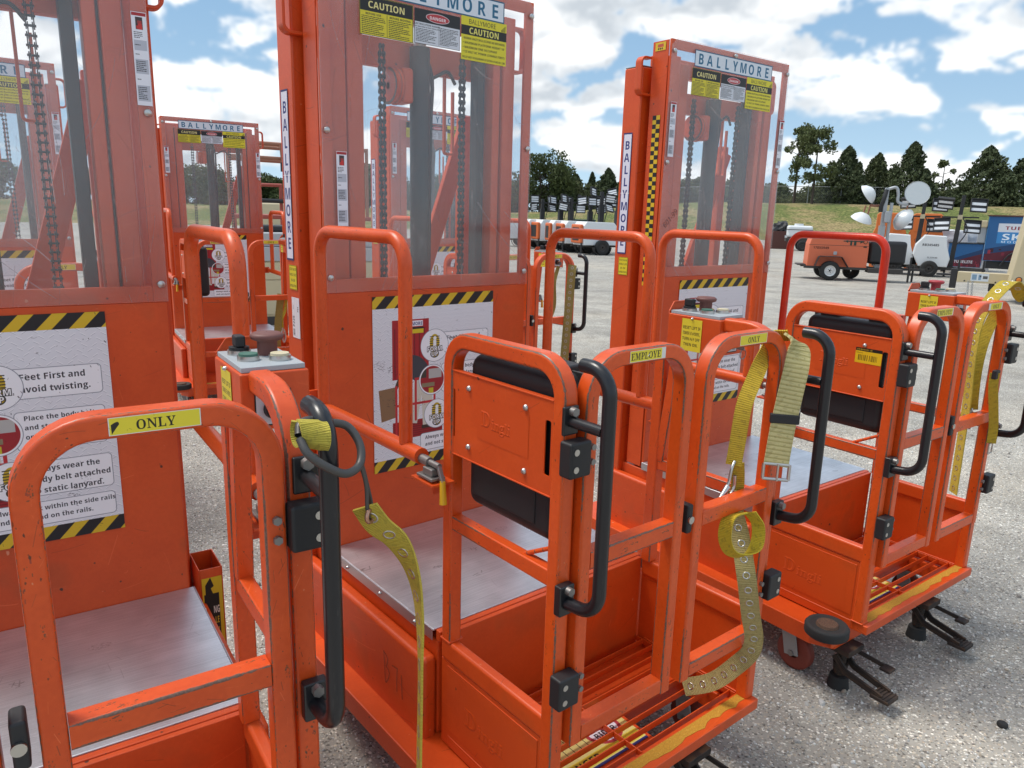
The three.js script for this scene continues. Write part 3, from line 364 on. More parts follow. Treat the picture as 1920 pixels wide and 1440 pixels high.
(function bank() {
  const c = canvas(1024, 1024, (x, w, h) => { const im = x.createImageData(w, h), n1 = tileNoise(w, h, 160, 111), n2 = tileNoise(w, h, 40, 112), n3 = tileNoise(w, h, 7, 113), R = rng(114); for (let j = 0; j < h; j++) for (let i = 0; i < w; i++) { const k = (j * w + i) * 4, t = sstep(0.35, 0.75, n1(i, j) * 0.55 + n2(i, j) * 0.3 + n3(i, j) * 0.2); let q = mix3([92, 101, 46], [140, 124, 84], t); const m = (n3(i, j) - 0.5) * 46 + (R() - 0.5) * 26; im.data[k] = clampB(q[0] + m); im.data[k + 1] = clampB(q[1] + m); im.data[k + 2] = clampB(q[2] + m * 0.7); im.data[k + 3] = 255; } x.putImageData(im, 0, 0); });
  const t = ctex(c); t.repeat.set(1 / 14, 1 / 14); M.grass = STD({ map: t, roughness: 1, bumpMap: t, bumpScale: 0.12 });
  const P = [], U = [], I = [], na = 150, rs = []; for (let r = 52; r < 74; r += 1.1) rs.push(r); for (let r = 74; r < 260; r *= 1.12) rs.push(r);
  rs.forEach((r) => { for (let a = 0; a <= na; a++) { const az = -75 + a, th = az * Math.PI / 180, px = Math.sin(th) * r, pz = -Math.cos(th) * r, edge = 1.5 * fbm(px * 0.1, 0, pz * 0.1, 2); const hh = bankTop(az) * sstep(54 + edge, 71 + edge, r) - 0.05 * (1 - sstep(52, 55, r)) + fbm(px * 0.16, 2, pz * 0.16, 3) * 0.25 * sstep(54, 60, r); P.push(px, hh, pz); U.push(px, pz); } });
  for (let k = 0; k < rs.length - 1; k++) for (let a = 0; a < na; a++) { const p = k * (na + 1) + a, q = p + 1, e = p + na + 1, f = e + 1; I.push(p, q, e, q, f, e); }
  const g = new THREE.BufferGeometry(); g.setAttribute('position', new THREE.Float32BufferAttribute(P, 3)); g.setAttribute('uv', new THREE.Float32BufferAttribute(U, 2)); g.setIndex(I); g.computeVertexNormals();
  struct('grass_bank', g, M.grass);
})();
// --- trees
M.bark = STD({ color: new THREE.Color(0.07, 0.055, 0.045), roughness: 1 });
function leafMat(r, g, b) { return STD({ color: new THREE.Color(r, g, b), roughness: 0.85, vertexColors: true, side: THREE.DoubleSide }); }
const LEAF = { cedar: leafMat(0.075, 0.1, 0.046), cedar2: leafMat(0.088, 0.112, 0.046), pine: leafMat(0.12, 0.15, 0.06), broad: leafMat(0.082, 0.11, 0.04), shrub: leafMat(0.1, 0.12, 0.048) };
function foliage(points, size, R) { // each point gets a tuft of three leaf-like faces
  const P = [], C = [];
  for (const p of points) { const tone = 0.65 + R() * 0.7; for (let k = 0; k < 3; k++) { const s = size * (0.6 + R() * 0.8), a = V(R() - 0.5, R() - 0.3, R() - 0.5).normalize().multiplyScalar(s), b = V(R() - 0.5, R() - 0.5, R() - 0.5).normalize().multiplyScalar(s * 0.55), q = p.clone().add(V(R() - 0.5, R() - 0.5, R() - 0.5).multiplyScalar(size * 0.7)); for (const [m, n] of [[-1, 0], [0, -1], [1, 0], [-1, 0], [1, 0], [0, 1]]) P.push(q.x + a.x * m + b.x * n, q.y + a.y * m + b.y * n, q.z + a.z * m + b.z * n); for (let i = 0; i < 6; i++) C.push(tone, tone * (0.95 + R() * 0.02), tone * 0.9); } }
  const g = new THREE.BufferGeometry(); g.setAttribute('position', new THREE.Float32BufferAttribute(P, 3)); g.setAttribute('color', new THREE.Float32BufferAttribute(C, 3)); g.computeVertexNormals(); return g;
}
function tree(kind, x, z, y, h, w, label, seed) {
  if (kind === 'c') w *= 1.45; if (kind === 'b') w *= 1.35; if (kind === 's') { w *= 1.3; h *= 1.15; }
  const R = rng(seed), nm = { c: 'cedar_tree', p: 'pine_tree', b: 'broadleaf_tree', s: 'shrub', t: 'sapling' }[kind];
  const t = thing(nm, label, kind === 's' ? 'shrub' : 'tree', [x, y, z], R() * 6.28, 'trees and shrubs on the bank');
  const pts = [], limbs = []; const r0 = 0.03 * h;
  if (kind === 'c') {
    limbs.push(cyl(V(0, -0.3, 0), V(0, h * 0.9, 0), r0, 7, r0 * 0.2));
    const spires = [[0, 0, h, w / 2]]; const ns = 2 + Math.floor(R() * 3); for (let i = 0; i < ns; i++) { const a = R() * 6.28, q = 0.4 + R() * 0.35; spires.push([Math.cos(a) * w * 0.2, Math.sin(a) * w * 0.2, h * q, w * (0.24 + R() * 0.1)]); }
    const n = 7000; for (let i = 0; i < n; i++) { const [sx, sz, sh, sr] = spires[R() < 0.5 ? 0 : Math.floor(R() * spires.length)]; const f = Math.pow(R(), 0.85), a = R() * 6.28, bump = 0.74 + 0.3 * Math.sin(a * 3 + sx * 5 + f * 9 + seed) * Math.sin(f * 17 + a * 2 + seed) + 0.5 * noise3.noise(Math.cos(a) * 2.2 + seed, f * 8, Math.sin(a) * 2.2), prof = Math.pow(1 - f, 0.72) * (0.75 + 0.25 * Math.min(1, f * 6)), rr = sr * prof * bump * (0.45 + 0.55 * Math.sqrt(R())); pts.push(V(sx + Math.cos(a) * rr, f * sh, sz + Math.sin(a) * rr)); }
  } else if (kind === 'p' || kind === 't') {
    limbs.push(cyl(V(0, -0.3, 0), V(0, h * 0.96, 0), r0 * 0.7, 7, r0 * 0.18));
    const clumps = kind === 'p' ? 26 : 12;
    for (let i = 0; i < clumps; i++) { const f = kind === 'p' ? 0.32 + 0.68 * Math.pow(R(), 0.8) : 0.2 + 0.8 * R(), a = R() * 6.28, reach = w * 0.5 * (0.35 + 0.65 * R()) * Math.pow(Math.max(0.08, Math.sin(Math.PI * Math.min(0.93, (f - 0.15) / 0.9))), 0.6), c = V(Math.cos(a) * reach, f * h, Math.sin(a) * reach); limbs.push(cyl(V(0, f * h - reach * 0.35, 0), c, 0.03, 5, 0.012)); const cr = w * (0.11 + R() * 0.08); for (let k = 0; k < (kind === 'p' ? 90 : 40); k++) pts.push(c.clone().add(V(R() - 0.5, (R() - 0.5) * 0.7, R() - 0.5).normalize().multiplyScalar(cr * Math.cbrt(R())))); }
  } else {
    limbs.push(cyl(V(0, -0.3, 0), V(0, h * 0.6, 0), r0, 7, r0 * 0.4));
    const nc = kind === 's' ? 9 : 15; for (let i = 0; i < nc; i++) { const f = kind === 's' ? R() * 0.75 : 0.12 + R() * 0.72, a = R() * 6.28, env = Math.sqrt(Math.max(0.1, 1 - Math.pow(f * 1.15 - 0.35, 2) * 1.4)), reach = w * 0.38 * env * Math.sqrt(R()), c = V(Math.cos(a) * reach, f * h, Math.sin(a) * reach); limbs.push(cyl(V(0, f * h * 0.6, 0), c, 0.05, 5, 0.02)); const cr = w * (0.15 + R() * 0.1); for (let k = 0; k < (kind === 's' ? 200 : 330); k++) pts.push(c.clone().add(V(R() - 0.5, R() - 0.5, R() - 0.5).normalize().multiplyScalar(cr * Math.cbrt(R())).multiply(V(1, h / w > 1 ? 1.2 : 0.75, 1)))); }
  }
  mesh('trunk', merge(limbs), M.bark, t);
  mesh('crown', foliage(pts, kind === 'c' ? 0.118 : kind === 'p' ? 0.105 : 0.12, R), kind === 'c' ? (R() < 0.5 ? LEAF.cedar : LEAF.cedar2) : kind === 'p' || kind === 't' ? LEAF.pine : kind === 's' ? LEAF.shrub : LEAF.broad, t);
}
[['c', 29.18, -69.09, 2.75, 5.03, 3.93, 'dark cedar tree just right of the two tall thin pines'], ['c', 32.29, -69.9, 2.7, 4.64, 3.58, 'dark cedar tree directly above the round floodlight dishes, second from the pines'], ['c', 33.37, -66.05, 2.8, 5.2, 3.99, 'tall pointed cedar tree, third from the pines'], ['c', 38.18, -63.39, 2.65, 4.92, 4.99, 'wide many-pointed cedar tree above the blue sign trailer'], ['c', 41.52, -63.65, 2.57, 4.37, 4.55, 'dark cedar tree cut by the right edge of the photo'],
  ['p', 24.3, -67.77, 2.75, 6.56, 3.24, 'tall pine with bare trunk partly hidden by the right-hand mast'], ['p', 24.98, -65.39, 2.74, 5.87, 3.25, 'tall open pine with a thin bare trunk standing clear of the mast'], ['t', 37.42, -68.44, 2.83, 3.87, 1.99, 'thin sparse sapling between two big cedars'],
  ['s', 29.6, -74.32, 2.75, 2.04, 3.59, 'low shrub behind the fence beside the pines'], ['s', 37.72, -69.41, 2.75, 1.86, 4.14, 'olive shrub under the sparse sapling'], ['s', 39.5, -69.57, 2.71, 1.72, 3.0, 'low shrub left of the wide many-pointed cedar'], ['s', 35.36, -73.98, 2.7, 1.98, 3.07, 'low shrub between the second and third cedars'],
  ['b', 2.27, -75.97, 1.4, 5.96, 5.12, 'big rounded dark tree beside the right edge of the middle mast'], ['c', 4.33, -76.88, 1.41, 4.87, 3.23, 'cedar just right of the big rounded dark tree'], ['c', 6.04, -79.77, 1.45, 3.79, 2.76, 'smaller cedar above the row of light towers'], ['c', 7.83, -81.63, 1.44, 4.15, 1.6, 'narrow cedar spire above the row of light towers'], ['c', 9.04, -77.47, 1.48, 4.35, 3.5, 'cedar just left of the right-hand mast column'], ['c', 10.76, -76.25, 1.48, 4.13, 2.88, 'cedar mostly hidden behind the right-hand mast column'], ['b', 13.48, -78.86, 1.54, 3.75, 4.19, 'dark tree seen through the window of the right-hand mast']].forEach((a, i) => tree(a[0], a[1], a[2], a[3], a[4], a[5], a[6], 200 + i));
[[-14.34, -76.67, 1.26, 4.31, 5.26], [-17.32, -78.1, 1.24, 3.61, 4.19], [-11.79, -81.15, 1.29, 3.7, 4.91], [-8.45, -81.56, 1.33, 3.5, 4.3], [-4.94, -79.85, 1.36, 3.91, 4.79], [-1.32, -78.99, 1.41, 4.54, 4.14]].forEach((a, i) => tree('b', ...a, ['second', 'leftmost', 'third', 'fourth', 'fifth', 'sixth'][i] + ' dark tree of the far line, counted from left through the middle mast window', 240 + i));
[[-25.91, -77.8, 1.3, 2.66, 3.6], [-23.84, -76.36, 1.3, 2.86, 4], [-21.61, -75.99, 1.3, 3, 3.8], [-20.38, -79.43, 1.3, 3.3, 4]].forEach((a, i) => tree('b', ...a, ['leftmost', 'second', 'third', 'rightmost'][i] + ' dark tree of the far line between the far left mast and the middle mast', 250 + i));
[[-28.08, -74.91, 1.3, 3.2, 5], [-30.76, -73.85, 1.3, 3.4, 5], [-35.0, -76.36, 1.27, 3.1, 5], [-38.5, -73.14, 1.28, 3.2, 5], [-42, -69.5, 1.29, 3.2, 5], [-46, -66, 1.3, 3, 5]].forEach((a, i) => tree('b', ...a, ['rightmost', 'second from right', 'third from right', 'fourth from right', 'fifth from right', 'leftmost'][i] + ' dark tree of the far line behind the two left-hand masts', 260 + i));
[[25.39, -77.97, 2.7, 2.0, 4], [22.42, -78.88, 2.6, 2.2, 4.3], [18.82, -79.81, 2.55, 2.5, 4.3], [16.18, -80.39, 2.5, 2.3, 4]].forEach((a, i) => tree('b', ...a, ['nearest the pines', 'second from the pines', 'third from the pines', 'farthest from the pines'][i].replace(/^/, 'low dark tree behind the fence, ') , 270 + i));
[[31.0, -72.6, 2.7, 2.2, 4.2, 'dark undergrowth between the first and second cedars'], [36.2, -66.5, 2.75, 1.9, 4, 'dark undergrowth right of the third cedar'], [40.4, -66.2, 2.65, 2.4, 4, 'dark undergrowth between the two right-hand cedars'], [27.0, -73.5, 2.7, 1.7, 4, 'scrub behind the fence between the pines and the first cedar'],
  [3.4, -78.5, 1.4, 3.2, 5, 'dark undergrowth between the big rounded tree and the next cedar'], [5.6, -78.9, 1.4, 2.9, 4.6, 'dark undergrowth above the second light tower'], [7.4, -79.2, 1.4, 2.6, 4.6, 'dark undergrowth around the narrow cedar spire'], [9.9, -79.4, 1.45, 2.9, 4.6, 'dark undergrowth beside the right-hand mast column'], [0.2, -79.0, 1.4, 3.4, 5, 'dark undergrowth hidden half by the middle mast edge']].forEach((a, i) => tree('s', a[0], a[1], a[2], a[3], a[4], a[5], 280 + i));
// --- chain-link fence along the top of the bank
(function fence() {
  const t = thing('chain_link_fence', 'grey chain-link fence along the top of the grass bank', 'fence', [0, 0, 0]);
  const mt = STD({ color: new THREE.Color(0.32, 0.34, 0.34), roughness: 0.5, metalness: 0.5 });
  const pts = []; for (let i = 0; i <= 9; i++) { const az = (8 + i * 2.1) * Math.PI / 180, r = 74; pts.push(V(Math.sin(az) * r, bankTop(az * 57.3) + 0.05, -Math.cos(az) * r)); }
  pts.forEach((p) => mesh('post', cyl(p.clone().add(V(0, -0.3, 0)), p.clone().add(V(0, 1.55, 0)), 0.035, 8), mt, t));
  const wires = []; for (let i = 0; i < 9; i++) { const a = pts[i], b = pts[i + 1]; mesh('rail', cyl(a.clone().add(V(0, 1.5, 0)), b.clone().add(V(0, 1.5, 0)), 0.028, 6), mt, t); for (let k = -6; k < 24; k++) for (const s of [0, 1]) { const f0 = k / 18, f1 = (k + 6) / 18, y0 = s ? 1.45 : 0, y1 = s ? 0 : 1.45, c0 = Math.max(0, f0), c1 = Math.min(1, f1); if (c1 <= c0) continue; const q = (f) => a.clone().lerp(b, f).add(V(0, lerp(y0, y1, (f - f0) / (f1 - f0)), 0)); wires.push(cyl(q(c0), q(c1), 0.005, 3)); } }
  const w = mesh('wire_mesh', merge(wires), mt, t); w.userData.kind = 'stuff';
})();
// ---------------------------------------------------------------- the stock-picking lifts
function chainGeo(x, z, y0, y1) { // leaf chain: pairs of figure-eight plates and pins
  const out = [], p = 0.0195; let k = 0;
  for (let y = y0; y < y1; y += p, k++) {
    const o = k % 2 ? 0.0075 : 0.0045;
    for (const s of [-1, 1]) { const g = new THREE.CylinderGeometry(0.0078, 0.0078, 0.0022, 8); g.rotateZ(Math.PI / 2); g.translate(x + s * o, y, z); out.push(g); const g2 = new THREE.CylinderGeometry(0.0078, 0.0078, 0.0022, 8); g2.rotateZ(Math.PI / 2); g2.translate(x + s * o, y + p, z); out.push(g2); const b = new THREE.BoxGeometry(0.002, p, 0.0085); b.translate(x + s * o, y + p / 2, z); out.push(b); }
    const pin = new THREE.CylinderGeometry(0.0028, 0.0028, 0.022, 6); pin.rotateZ(Math.PI / 2); pin.translate(x, y, z); out.push(pin);
  }
  return merge(out);
}
function domeBolt(c, n, r = 0.0085) { const prof = [[0.0001, 0.0062], [r * 0.5, 0.0055], [r * 0.85, 0.0035], [r, 0.0008], [r, 0]].reverse().map(([a, b]) => new THREE.Vector2(a, b)); const g = new THREE.LatheGeometry(prof, 14); g.applyQuaternion(new THREE.Quaternion().setFromUnitVectors(Y1, n)); g.translate(c.x, c.y, c.z); return g; }
function hexBolt(c, n, r = 0.008, h = 0.007) { return cyl(c, c.clone().addScaledVector(n, h), r, 6); }
function springGeo(c, len, r) { const pts = []; const turns = Math.round(len / 0.0042); for (let i = 0; i <= turns * 8; i++) { const a = i / 8 * 6.283; pts.push(V(c.x + Math.cos(a) * r, c.y - len / 2 + len * i / (turns * 8), c.z + Math.sin(a) * r)); } return new THREE.TubeGeometry(new THREE.CatmullRomCurve3(pts), turns * 8, 0.0014, 4); }
const ROW = 'orange stock-picking lifts parked in the yard';
function lift(x, z, turn, label, o = {}) {
  const L = thing('stock_picking_lift', label, 'lift', [x, 0, z], turn, ROW);
  const S = o.sheet ?? M.sheet, T = o.tube ?? M.tube, near = o.detail ?? 2;
  const add = (n, g, m) => mesh(n, g, m, L);
  // --- chassis with an open bay under the front of the platform
  const sh = new THREE.Shape([[-0.445, 0.30], [-0.445, -0.84], [-0.41, -0.905], [0.41, -0.905], [0.445, -0.84], [0.445, 0.30]].map(([a, b]) => new THREE.Vector2(a, b)));
  sh.holes.push(new THREE.Path([[0.06, -0.76], [0.33, -0.76], [0.33, -0.89], [0.06, -0.89]].map(([a, b]) => new THREE.Vector2(a, b))));
  const cg = new THREE.ExtrudeGeometry(sh, { depth: 0.052, bevelEnabled: true, bevelThickness: 0.003, bevelSize: 0.003, bevelSegments: 2 }); cg.rotateX(-Math.PI / 2); cg.translate(0, 0.158, 0);
  add('chassis', boxUV(cg), S);
  // --- casters
  for (const [cx, cz] of [[-0.375, 0.74], [0.375, 0.74], [-0.375, -0.2], [0.375, -0.2]]) {
    const c = add('caster', merge([rb(cx - 0.045, 0.146, cz - 0.05, cx + 0.045, 0.1545, cz + 0.05, 0.002), bar(V(cx - 0.025, 0.145, cz), V(cx - 0.025, 0.055, cz + 0.02), X1, 0.005, 0.05, 0.002), bar(V(cx + 0.025, 0.145, cz), V(cx + 0.025, 0.055, cz + 0.02), X1, 0.005, 0.05, 0.002)]), M.grey);
    const w = new THREE.LatheGeometry([[0.02, -0.017], [0.05, -0.017], [0.06, -0.014], [0.0625, -0.008], [0.0625, 0.008], [0.06, 0.014], [0.05, 0.017], [0.02, 0.017]].map(([a, b]) => new THREE.Vector2(a, b)), 22); w.rotateZ(Math.PI / 2); w.translate(cx, 0.0625, cz + 0.02);
    mesh('wheel', w, M.pu, c); mesh('axle_bolt', cyl(V(cx - 0.032, 0.0625, cz + 0.02), V(cx + 0.032, 0.0625, cz + 0.02), 0.01, 8), M.dullSteel, c);
  }
  // --- corner bumper wheels
  for (const s of [-1]) {
    const b = new THREE.LatheGeometry([[0.001, 0], [0.058, 0], [0.065, 0.006], [0.065, 0.028], [0.060, 0.035], [0.05, 0.035], [0.047, 0.031], [0.034, 0.031], [0.001, 0.031]].map(([a, q]) => new THREE.Vector2(a, q)), 28); b.translate(s * 0.45, 0.2155, 0.895);
    const w = add('bumper_wheel', b, M.rubber); mesh('hub', cyl(V(s * 0.45, 0.246, 0.895), V(s * 0.45, 0.2545, 0.895), 0.034, 18, 0.03), M.rust, w);
    add('bumper_bracket', rb(s * 0.45 - 0.034, 0.196, 0.86, s * 0.45 + 0.034, 0.2145, 0.935, 0.004), S);
  }
  // --- floor locks with foot pedals under the front
  for (const s of [-1, 1]) {
    const px = s < 0 ? -0.345 : 0.165, pz = 0.90;
    const k = add('floor_lock', merge([cyl(V(px, 0.156, pz), V(px, 0.05, pz), 0.015, 12), cyl(V(px, 0.085, pz), V(px, 0.045, pz), 0.024, 12, 0.018), rb(px - 0.045, 0.135, pz - 0.04, px + 0.045, 0.1545, pz + 0.045, 0.003)]), M.castIron);
    mesh('rubber_foot', cyl(V(px, 0.0, pz), V(px, 0.04, pz), 0.034, 16, 0.028), M.rubber, k);
    for (const q of [-1, 1]) mesh('pedal_arm', sweep(fillet([V(px + q * 0.026, 0.115, pz - 0.01), V(px + q * 0.026, 0.075, pz + 0.03), V(px + q * 0.024, 0.05, pz + 0.15)], 0.02), X1, rectProfile(0.008, 0.022, 0.002)), M.castIron, k);
    const tr = [rb(px - 0.032, 0.038, pz + 0.115, px + 0.032, 0.052, pz + 0.175, 0.004)]; for (let i = 0; i < 5; i++) tr.push(rb(px - 0.03, 0.052, pz + 0.119 + i * 0.011, px + 0.03, 0.0555, pz + 0.124 + i * 0.011, 0.001)); mesh('pedal_tread', merge(tr), M.castIron, k);
    mesh('release_lever', merge([bar(V(px + 0.04, 0.125, pz - 0.01), V(px + 0.07, 0.10, pz + 0.10), V(0.96, 0, -0.26), 0.007, 0.014, 0.002), rb(px + 0.05, 0.09, pz + 0.095, px + 0.09, 0.1, pz + 0.13, 0.004)]), M.castIron, k);
  }
  // --- body under the deck, battery covers
  add('body', rb(-0.352, 0.2145, -0.24, 0.352, 0.462, 0.548, 0.004), S);
  for (const s of [-1, 1]) { add('side_cover', rb(s < 0 ? -0.392 : 0.354, 0.14, -0.16, s < 0 ? -0.354 : 0.392, 0.428, 0.548, 0.012, 3), o.cover ?? M.sheet2); add('cover_skirt', rb(s < 0 ? -0.396 : 0.374, 0.116, -0.15, s < 0 ? -0.374 : 0.396, 0.166, 0.542, 0.003), o.cover ?? M.sheet2); }
  // --- mast
  add('front_panel', rb(-0.348, 0.463, -0.012, 0.348, 1.226, 0, 0.002), S);
  add('mast_frame', merge([rb(-0.35, 1.2262, -0.010, -0.319, 2.066, -0.0006, 0.001), rb(0.319, 1.2262, -0.010, 0.35, 2.066, -0.0006, 0.001), rb(-0.3188, 2.034, -0.010, 0.3188, 2.066, -0.0006, 0.001), rb(-0.3188, 1.2262, -0.010, 0.3188, 1.264, -0.0006, 0.001)]), S);
  add('mast_side', merge([rb(-0.352, 0.47, -0.088, -0.3482, 2.064, -0.0125, 0.001), rb(-0.347, 0.47, -0.09, -0.322, 2.0, -0.086, 0.001)]), S); add('mast_flange', rb(0.3482, 0.47, -0.03, 0.352, 2.064, -0.0125, 0.001), S);
  for (const s of [-1, 1]) {
    const c = add('mast_column', rb(s < 0 ? -0.374 : 0.318, 0.2146, -0.205, s < 0 ? -0.318 : 0.374, 1.985, -0.112, 0.006, 2), S);
    mesh('column_cap', rb(s < 0 ? -0.372 : 0.32, 1.9852, -0.203, s < 0 ? -0.32 : 0.372, 1.989, -0.114, 0.001), M.dullSteel, c);
    add('inner_beam', merge([rb(s < 0 ? -0.314 : 0.262, 0.463, -0.086, s < 0 ? -0.262 : 0.306, 2.02, -0.03, 0.004), rb(s < 0 ? -0.256 : 0.228, 0.463, -0.10, s < 0 ? -0.208 : 0.256, 2.0, -0.036, 0.004)]), S);
    add('beam_gap', rb(s < 0 ? -0.262 : 0.256, 0.47, -0.09, s < 0 ? -0.256 : 0.262, 1.99, -0.045, 0.0005), M.dark);
    add('mast_handle', sweep(fillet([V(s * 0.352, 2.012, -0.105), V(s * 0.40, 2.012, -0.105), V(s * 0.40, 1.885, -0.105), V(s * 0.352, 1.885, -0.105)], 0.02), Z1, rectProfile(0.032, 0.008, 0.002)), S);
  }
  for (const [y0, y1] of [[1.84, 1.915], [1.965, 2.03], [0.9, 0.97]]) add('cross_beam', rb(-0.315, y0, -0.135, 0.315, y1, -0.104, 0.004), S);
  add('dark_guide', rb(0.188, 0.463, -0.098, 0.216, 1.95, -0.06, 0.003), M.dark);
  const cy = add('lift_cylinder', cyl(V(-0.005, 0.465, -0.078), V(-0.005, 1.9, -0.078), 0.029, 20), M.dark); mesh('piston_rod', cyl(V(-0.005, 1.9, -0.078), V(-0.005, 1.965, -0.078), 0.018, 14), M.steel, cy);
  add('sheave_bracket', rb(-0.072, 1.745, -0.125, -0.034, 1.84, -0.06, 0.01, 2), S);
  for (const s of [-1]) { const g = new THREE.LatheGeometry([[0.01, -0.013], [0.05, -0.013], [0.05, -0.008], [0.042, -0.004], [0.042, 0.004], [0.05, 0.008], [0.05, 0.013], [0.01, 0.013]].map(([a, b]) => new THREE.Vector2(a, b)), 24); g.rotateZ(Math.PI / 2); g.translate(-0.086, 1.79, -0.095); add('sheave', g, T); }
  for (const s of [-1, 1]) add('lift_chain', chainGeo(s * 0.135, -0.066, near > 1 ? 0.5 : 1.2, 1.88), M.chain);
  add('hydraulic_hose', tube([V(0.02, 1.885, -0.09), V(0.03, 1.83, -0.07), V(0.03, 1.7, -0.075), V(0.028, 1.3, -0.08), V(0.03, 0.6, -0.08)], 0.006), M.dark);
  add('hose_loop', tube([V(0.03, 1.82, -0.075), V(0.06, 1.835, -0.08), V(0.1, 1.85, -0.09), V(0.13, 1.82, -0.095)], 0.005, 20), M.dark);
  add('stay_bracket', sweep(fillet([V(0.105, 1.86, -0.115), V(0.105, 1.62, -0.115), V(0.135, 1.62, -0.115), V(0.135, 1.80, -0.115)], 0.008), Z1, rectProfile(0.012, 0.007, 0.002)), S);
  add('diagonal_brace', bar(V(0.03, 1.0, -0.26), V(0.25, 1.72, -0.2), V(0.95, -0.29, 0).normalize(), 0.055, 0.02, 0.003), S);
  add('rear_beam', rb(0.232, 0.9, -0.235, 0.272, 1.75, -0.205, 0.003), S);
  // --- clear window with bolts and printed signs
  const c = 0.022, ps = new THREE.Shape([[-0.35, 1.228], [0.35, 1.228], [0.35, 2.068 - c], [0.35 - c, 2.068], [-0.35 + c, 2.068], [-0.35, 2.068 - c]].map(([a, b]) => new THREE.Vector2(a, b)));
  const pg = new THREE.ExtrudeGeometry(ps, { depth: 0.0045, bevelEnabled: false }); pg.translate(0, 0, 0.0008);
  const pane = add('clear_window', boxUV(pg, 1, o.seed ?? 0, (o.seed ?? 0) * 0.37), M.pane);
  for (const [bxx, byy] of [[-0.337, 1.268], [0.337, 1.268], [-0.337, 1.645], [0.337, 1.645], [-0.337, 2.026], [0.337, 2.026], [0, 2.052]]) mesh('bolt', domeBolt(V(bxx, byy, 0.0054), Z1), M.steel, pane);
  const FR = (n, w, h, cx, cyy, m, zz = 0.0062) => add(n, decalGeo(w, h, V(cx, cyy, zz), X1, Y1), m);
  FR('name_sign', 0.463, 0.058, 0.0, 2.016, LAB.sign, 0.0066); FR('caution_label', 0.16, 0.094, -0.159, 1.936, LAB.caution); FR('danger_label', 0.15, 0.088, 0.0, 1.936, LAB.danger); FR('caution_label', 0.162, 0.115, 0.16, 1.93, LAB.caution2);
  if (o.specs !== 'r') FR('specification_sheet', 0.03, 0.19, o.specX ?? -0.325, o.specY ?? 1.76, LAB.spec);
  if (o.specs !== 'l') FR('specification_sheet', 0.03, 0.19, 0.333, 1.755, LAB.spec);
  FR('safety_poster', 0.4286, 0.523, 0.0014, 0.949, LAB.poster, 0.0022);
  if (o.num) FR('painted_number', 0.11, 0.11, -0.30, 1.445, LAB.num, 0.0064);
  const LS = (n, w, h, y, zz, m, xx = -0.3745) => add(n, decalGeo(w, h, V(xx - 0.0012, y, zz), Z1, Y1), m);
  LS('vertical_name_strip', 0.046, 0.45, 1.53, -0.166, LAB.vertical); LS('stay_back_label', 0.05, 0.068, 1.258, -0.152, LAB.stay); if (o.tag) LS('stock_tag', 0.05, 0.115, 1.145, -0.142, LAB.tag);
  if (o.checker) LS('checker_strip', 0.036, 0.62, 1.5, -0.048, LAB.checker, -0.3525); if (o.topLabel) LS('top_label', 0.05, 0.028, 2.045, -0.05, LAB.topYellow, -0.3525);
  // --- aluminium deck
  const dk = add('load_deck', rb(-0.358, 0.486, 0.0015, 0.358, 0.492, 0.537, 0.002), M.alu);
  for (const s of [-1, 1]) { mesh('deck_lip', rb(s < 0 ? -0.3605 : 0.3582, 0.463, 0.002, s < 0 ? -0.3582 : 0.3605, 0.4915, 0.536, 0.0008), M.aluEdge, dk); for (const zz of [0.11, 0.29, 0.46]) mesh('rivet', domeBolt(V(s * 0.3606, 0.477, zz), V(s, 0, 0), 0.005), M.steel, dk); }
  add('deck_front_edge', rb(-0.352, 0.4635, 0.5385, 0.352, 0.4905, 0.556, 0.003), S);
  // --- operator tray
  add('tray_back', rb(-0.338, 0.216, 0.5585, 0.338, 0.49, 0.572, 0.002), S);
  for (const s of [-1, 1]) {
    const t = add('tray_side', merge([rb(s < 0 ? -0.358 : 0.342, 0.2165, 0.573, s < 0 ? -0.342 : 0.358, 0.44, 0.936, 0.002)]), S);
    mesh('top_rail', rb(s < 0 ? -0.361 : 0.334, 0.4402, 0.5735, s < 0 ? -0.334 : 0.361, 0.4915, 0.936, 0.008, 3), S, t);
    mesh('bottom_rail', rb(s < 0 ? -0.3595 : 0.338, 0.217, 0.60, s < 0 ? -0.338 : 0.3595, 0.245, 0.92, 0.002), S, t);
    if (s < 0 || near > 1) { const pl = mesh('side_plate', rb(s * 0.3585 - 0.0012, 0.262, 0.60, s * 0.3585 + 0.0012, 0.43, 0.915, 0.0006), S, t); if (s < 0) { const e = mesh('embossed_word', decalGeo(0.24, 0.12, V(-0.3599, 0.335, 0.77), Z1, Y1), M.emboss, t); e.material = M.emboss; } }
  }
  // grating: bars across, a few lengthwise
  for (let i = 0; i < 9; i++) add('grate_bar', rb(-0.336, 0.226, 0.60 + i * 0.0375, 0.336, 0.2435, 0.6032 + i * 0.0375, 0.001), S);
  for (const gx of [-0.335, -0.03, 0.334]) add('grate_cross_bar', rb(gx - 0.0016, 0.2265, 0.574, gx + 0.0016, 0.242, 0.918, 0.001), S);
  const sill = add('front_sill', rb(-0.358, 0.2165, 0.921, 0.358, 0.2455, 0.972, 0.003), S);
  mesh('grit_tape', decalGeo(0.69, 0.036, V(0, 0.2462, 0.945), X1, V(0, 0, -1)), LAB.grit, sill);
  add('floor_warning_label', decalGeo(0.28, 0.16, V(-0.09, 0.2152, 0.79), X1, V(0, 0, -1)), LAB.floor);
  // --- cage side frames: left is an arch, right carries the control box
  const fr = rectProfile(0.034, 0.034, 0.007), LX = -0.344;
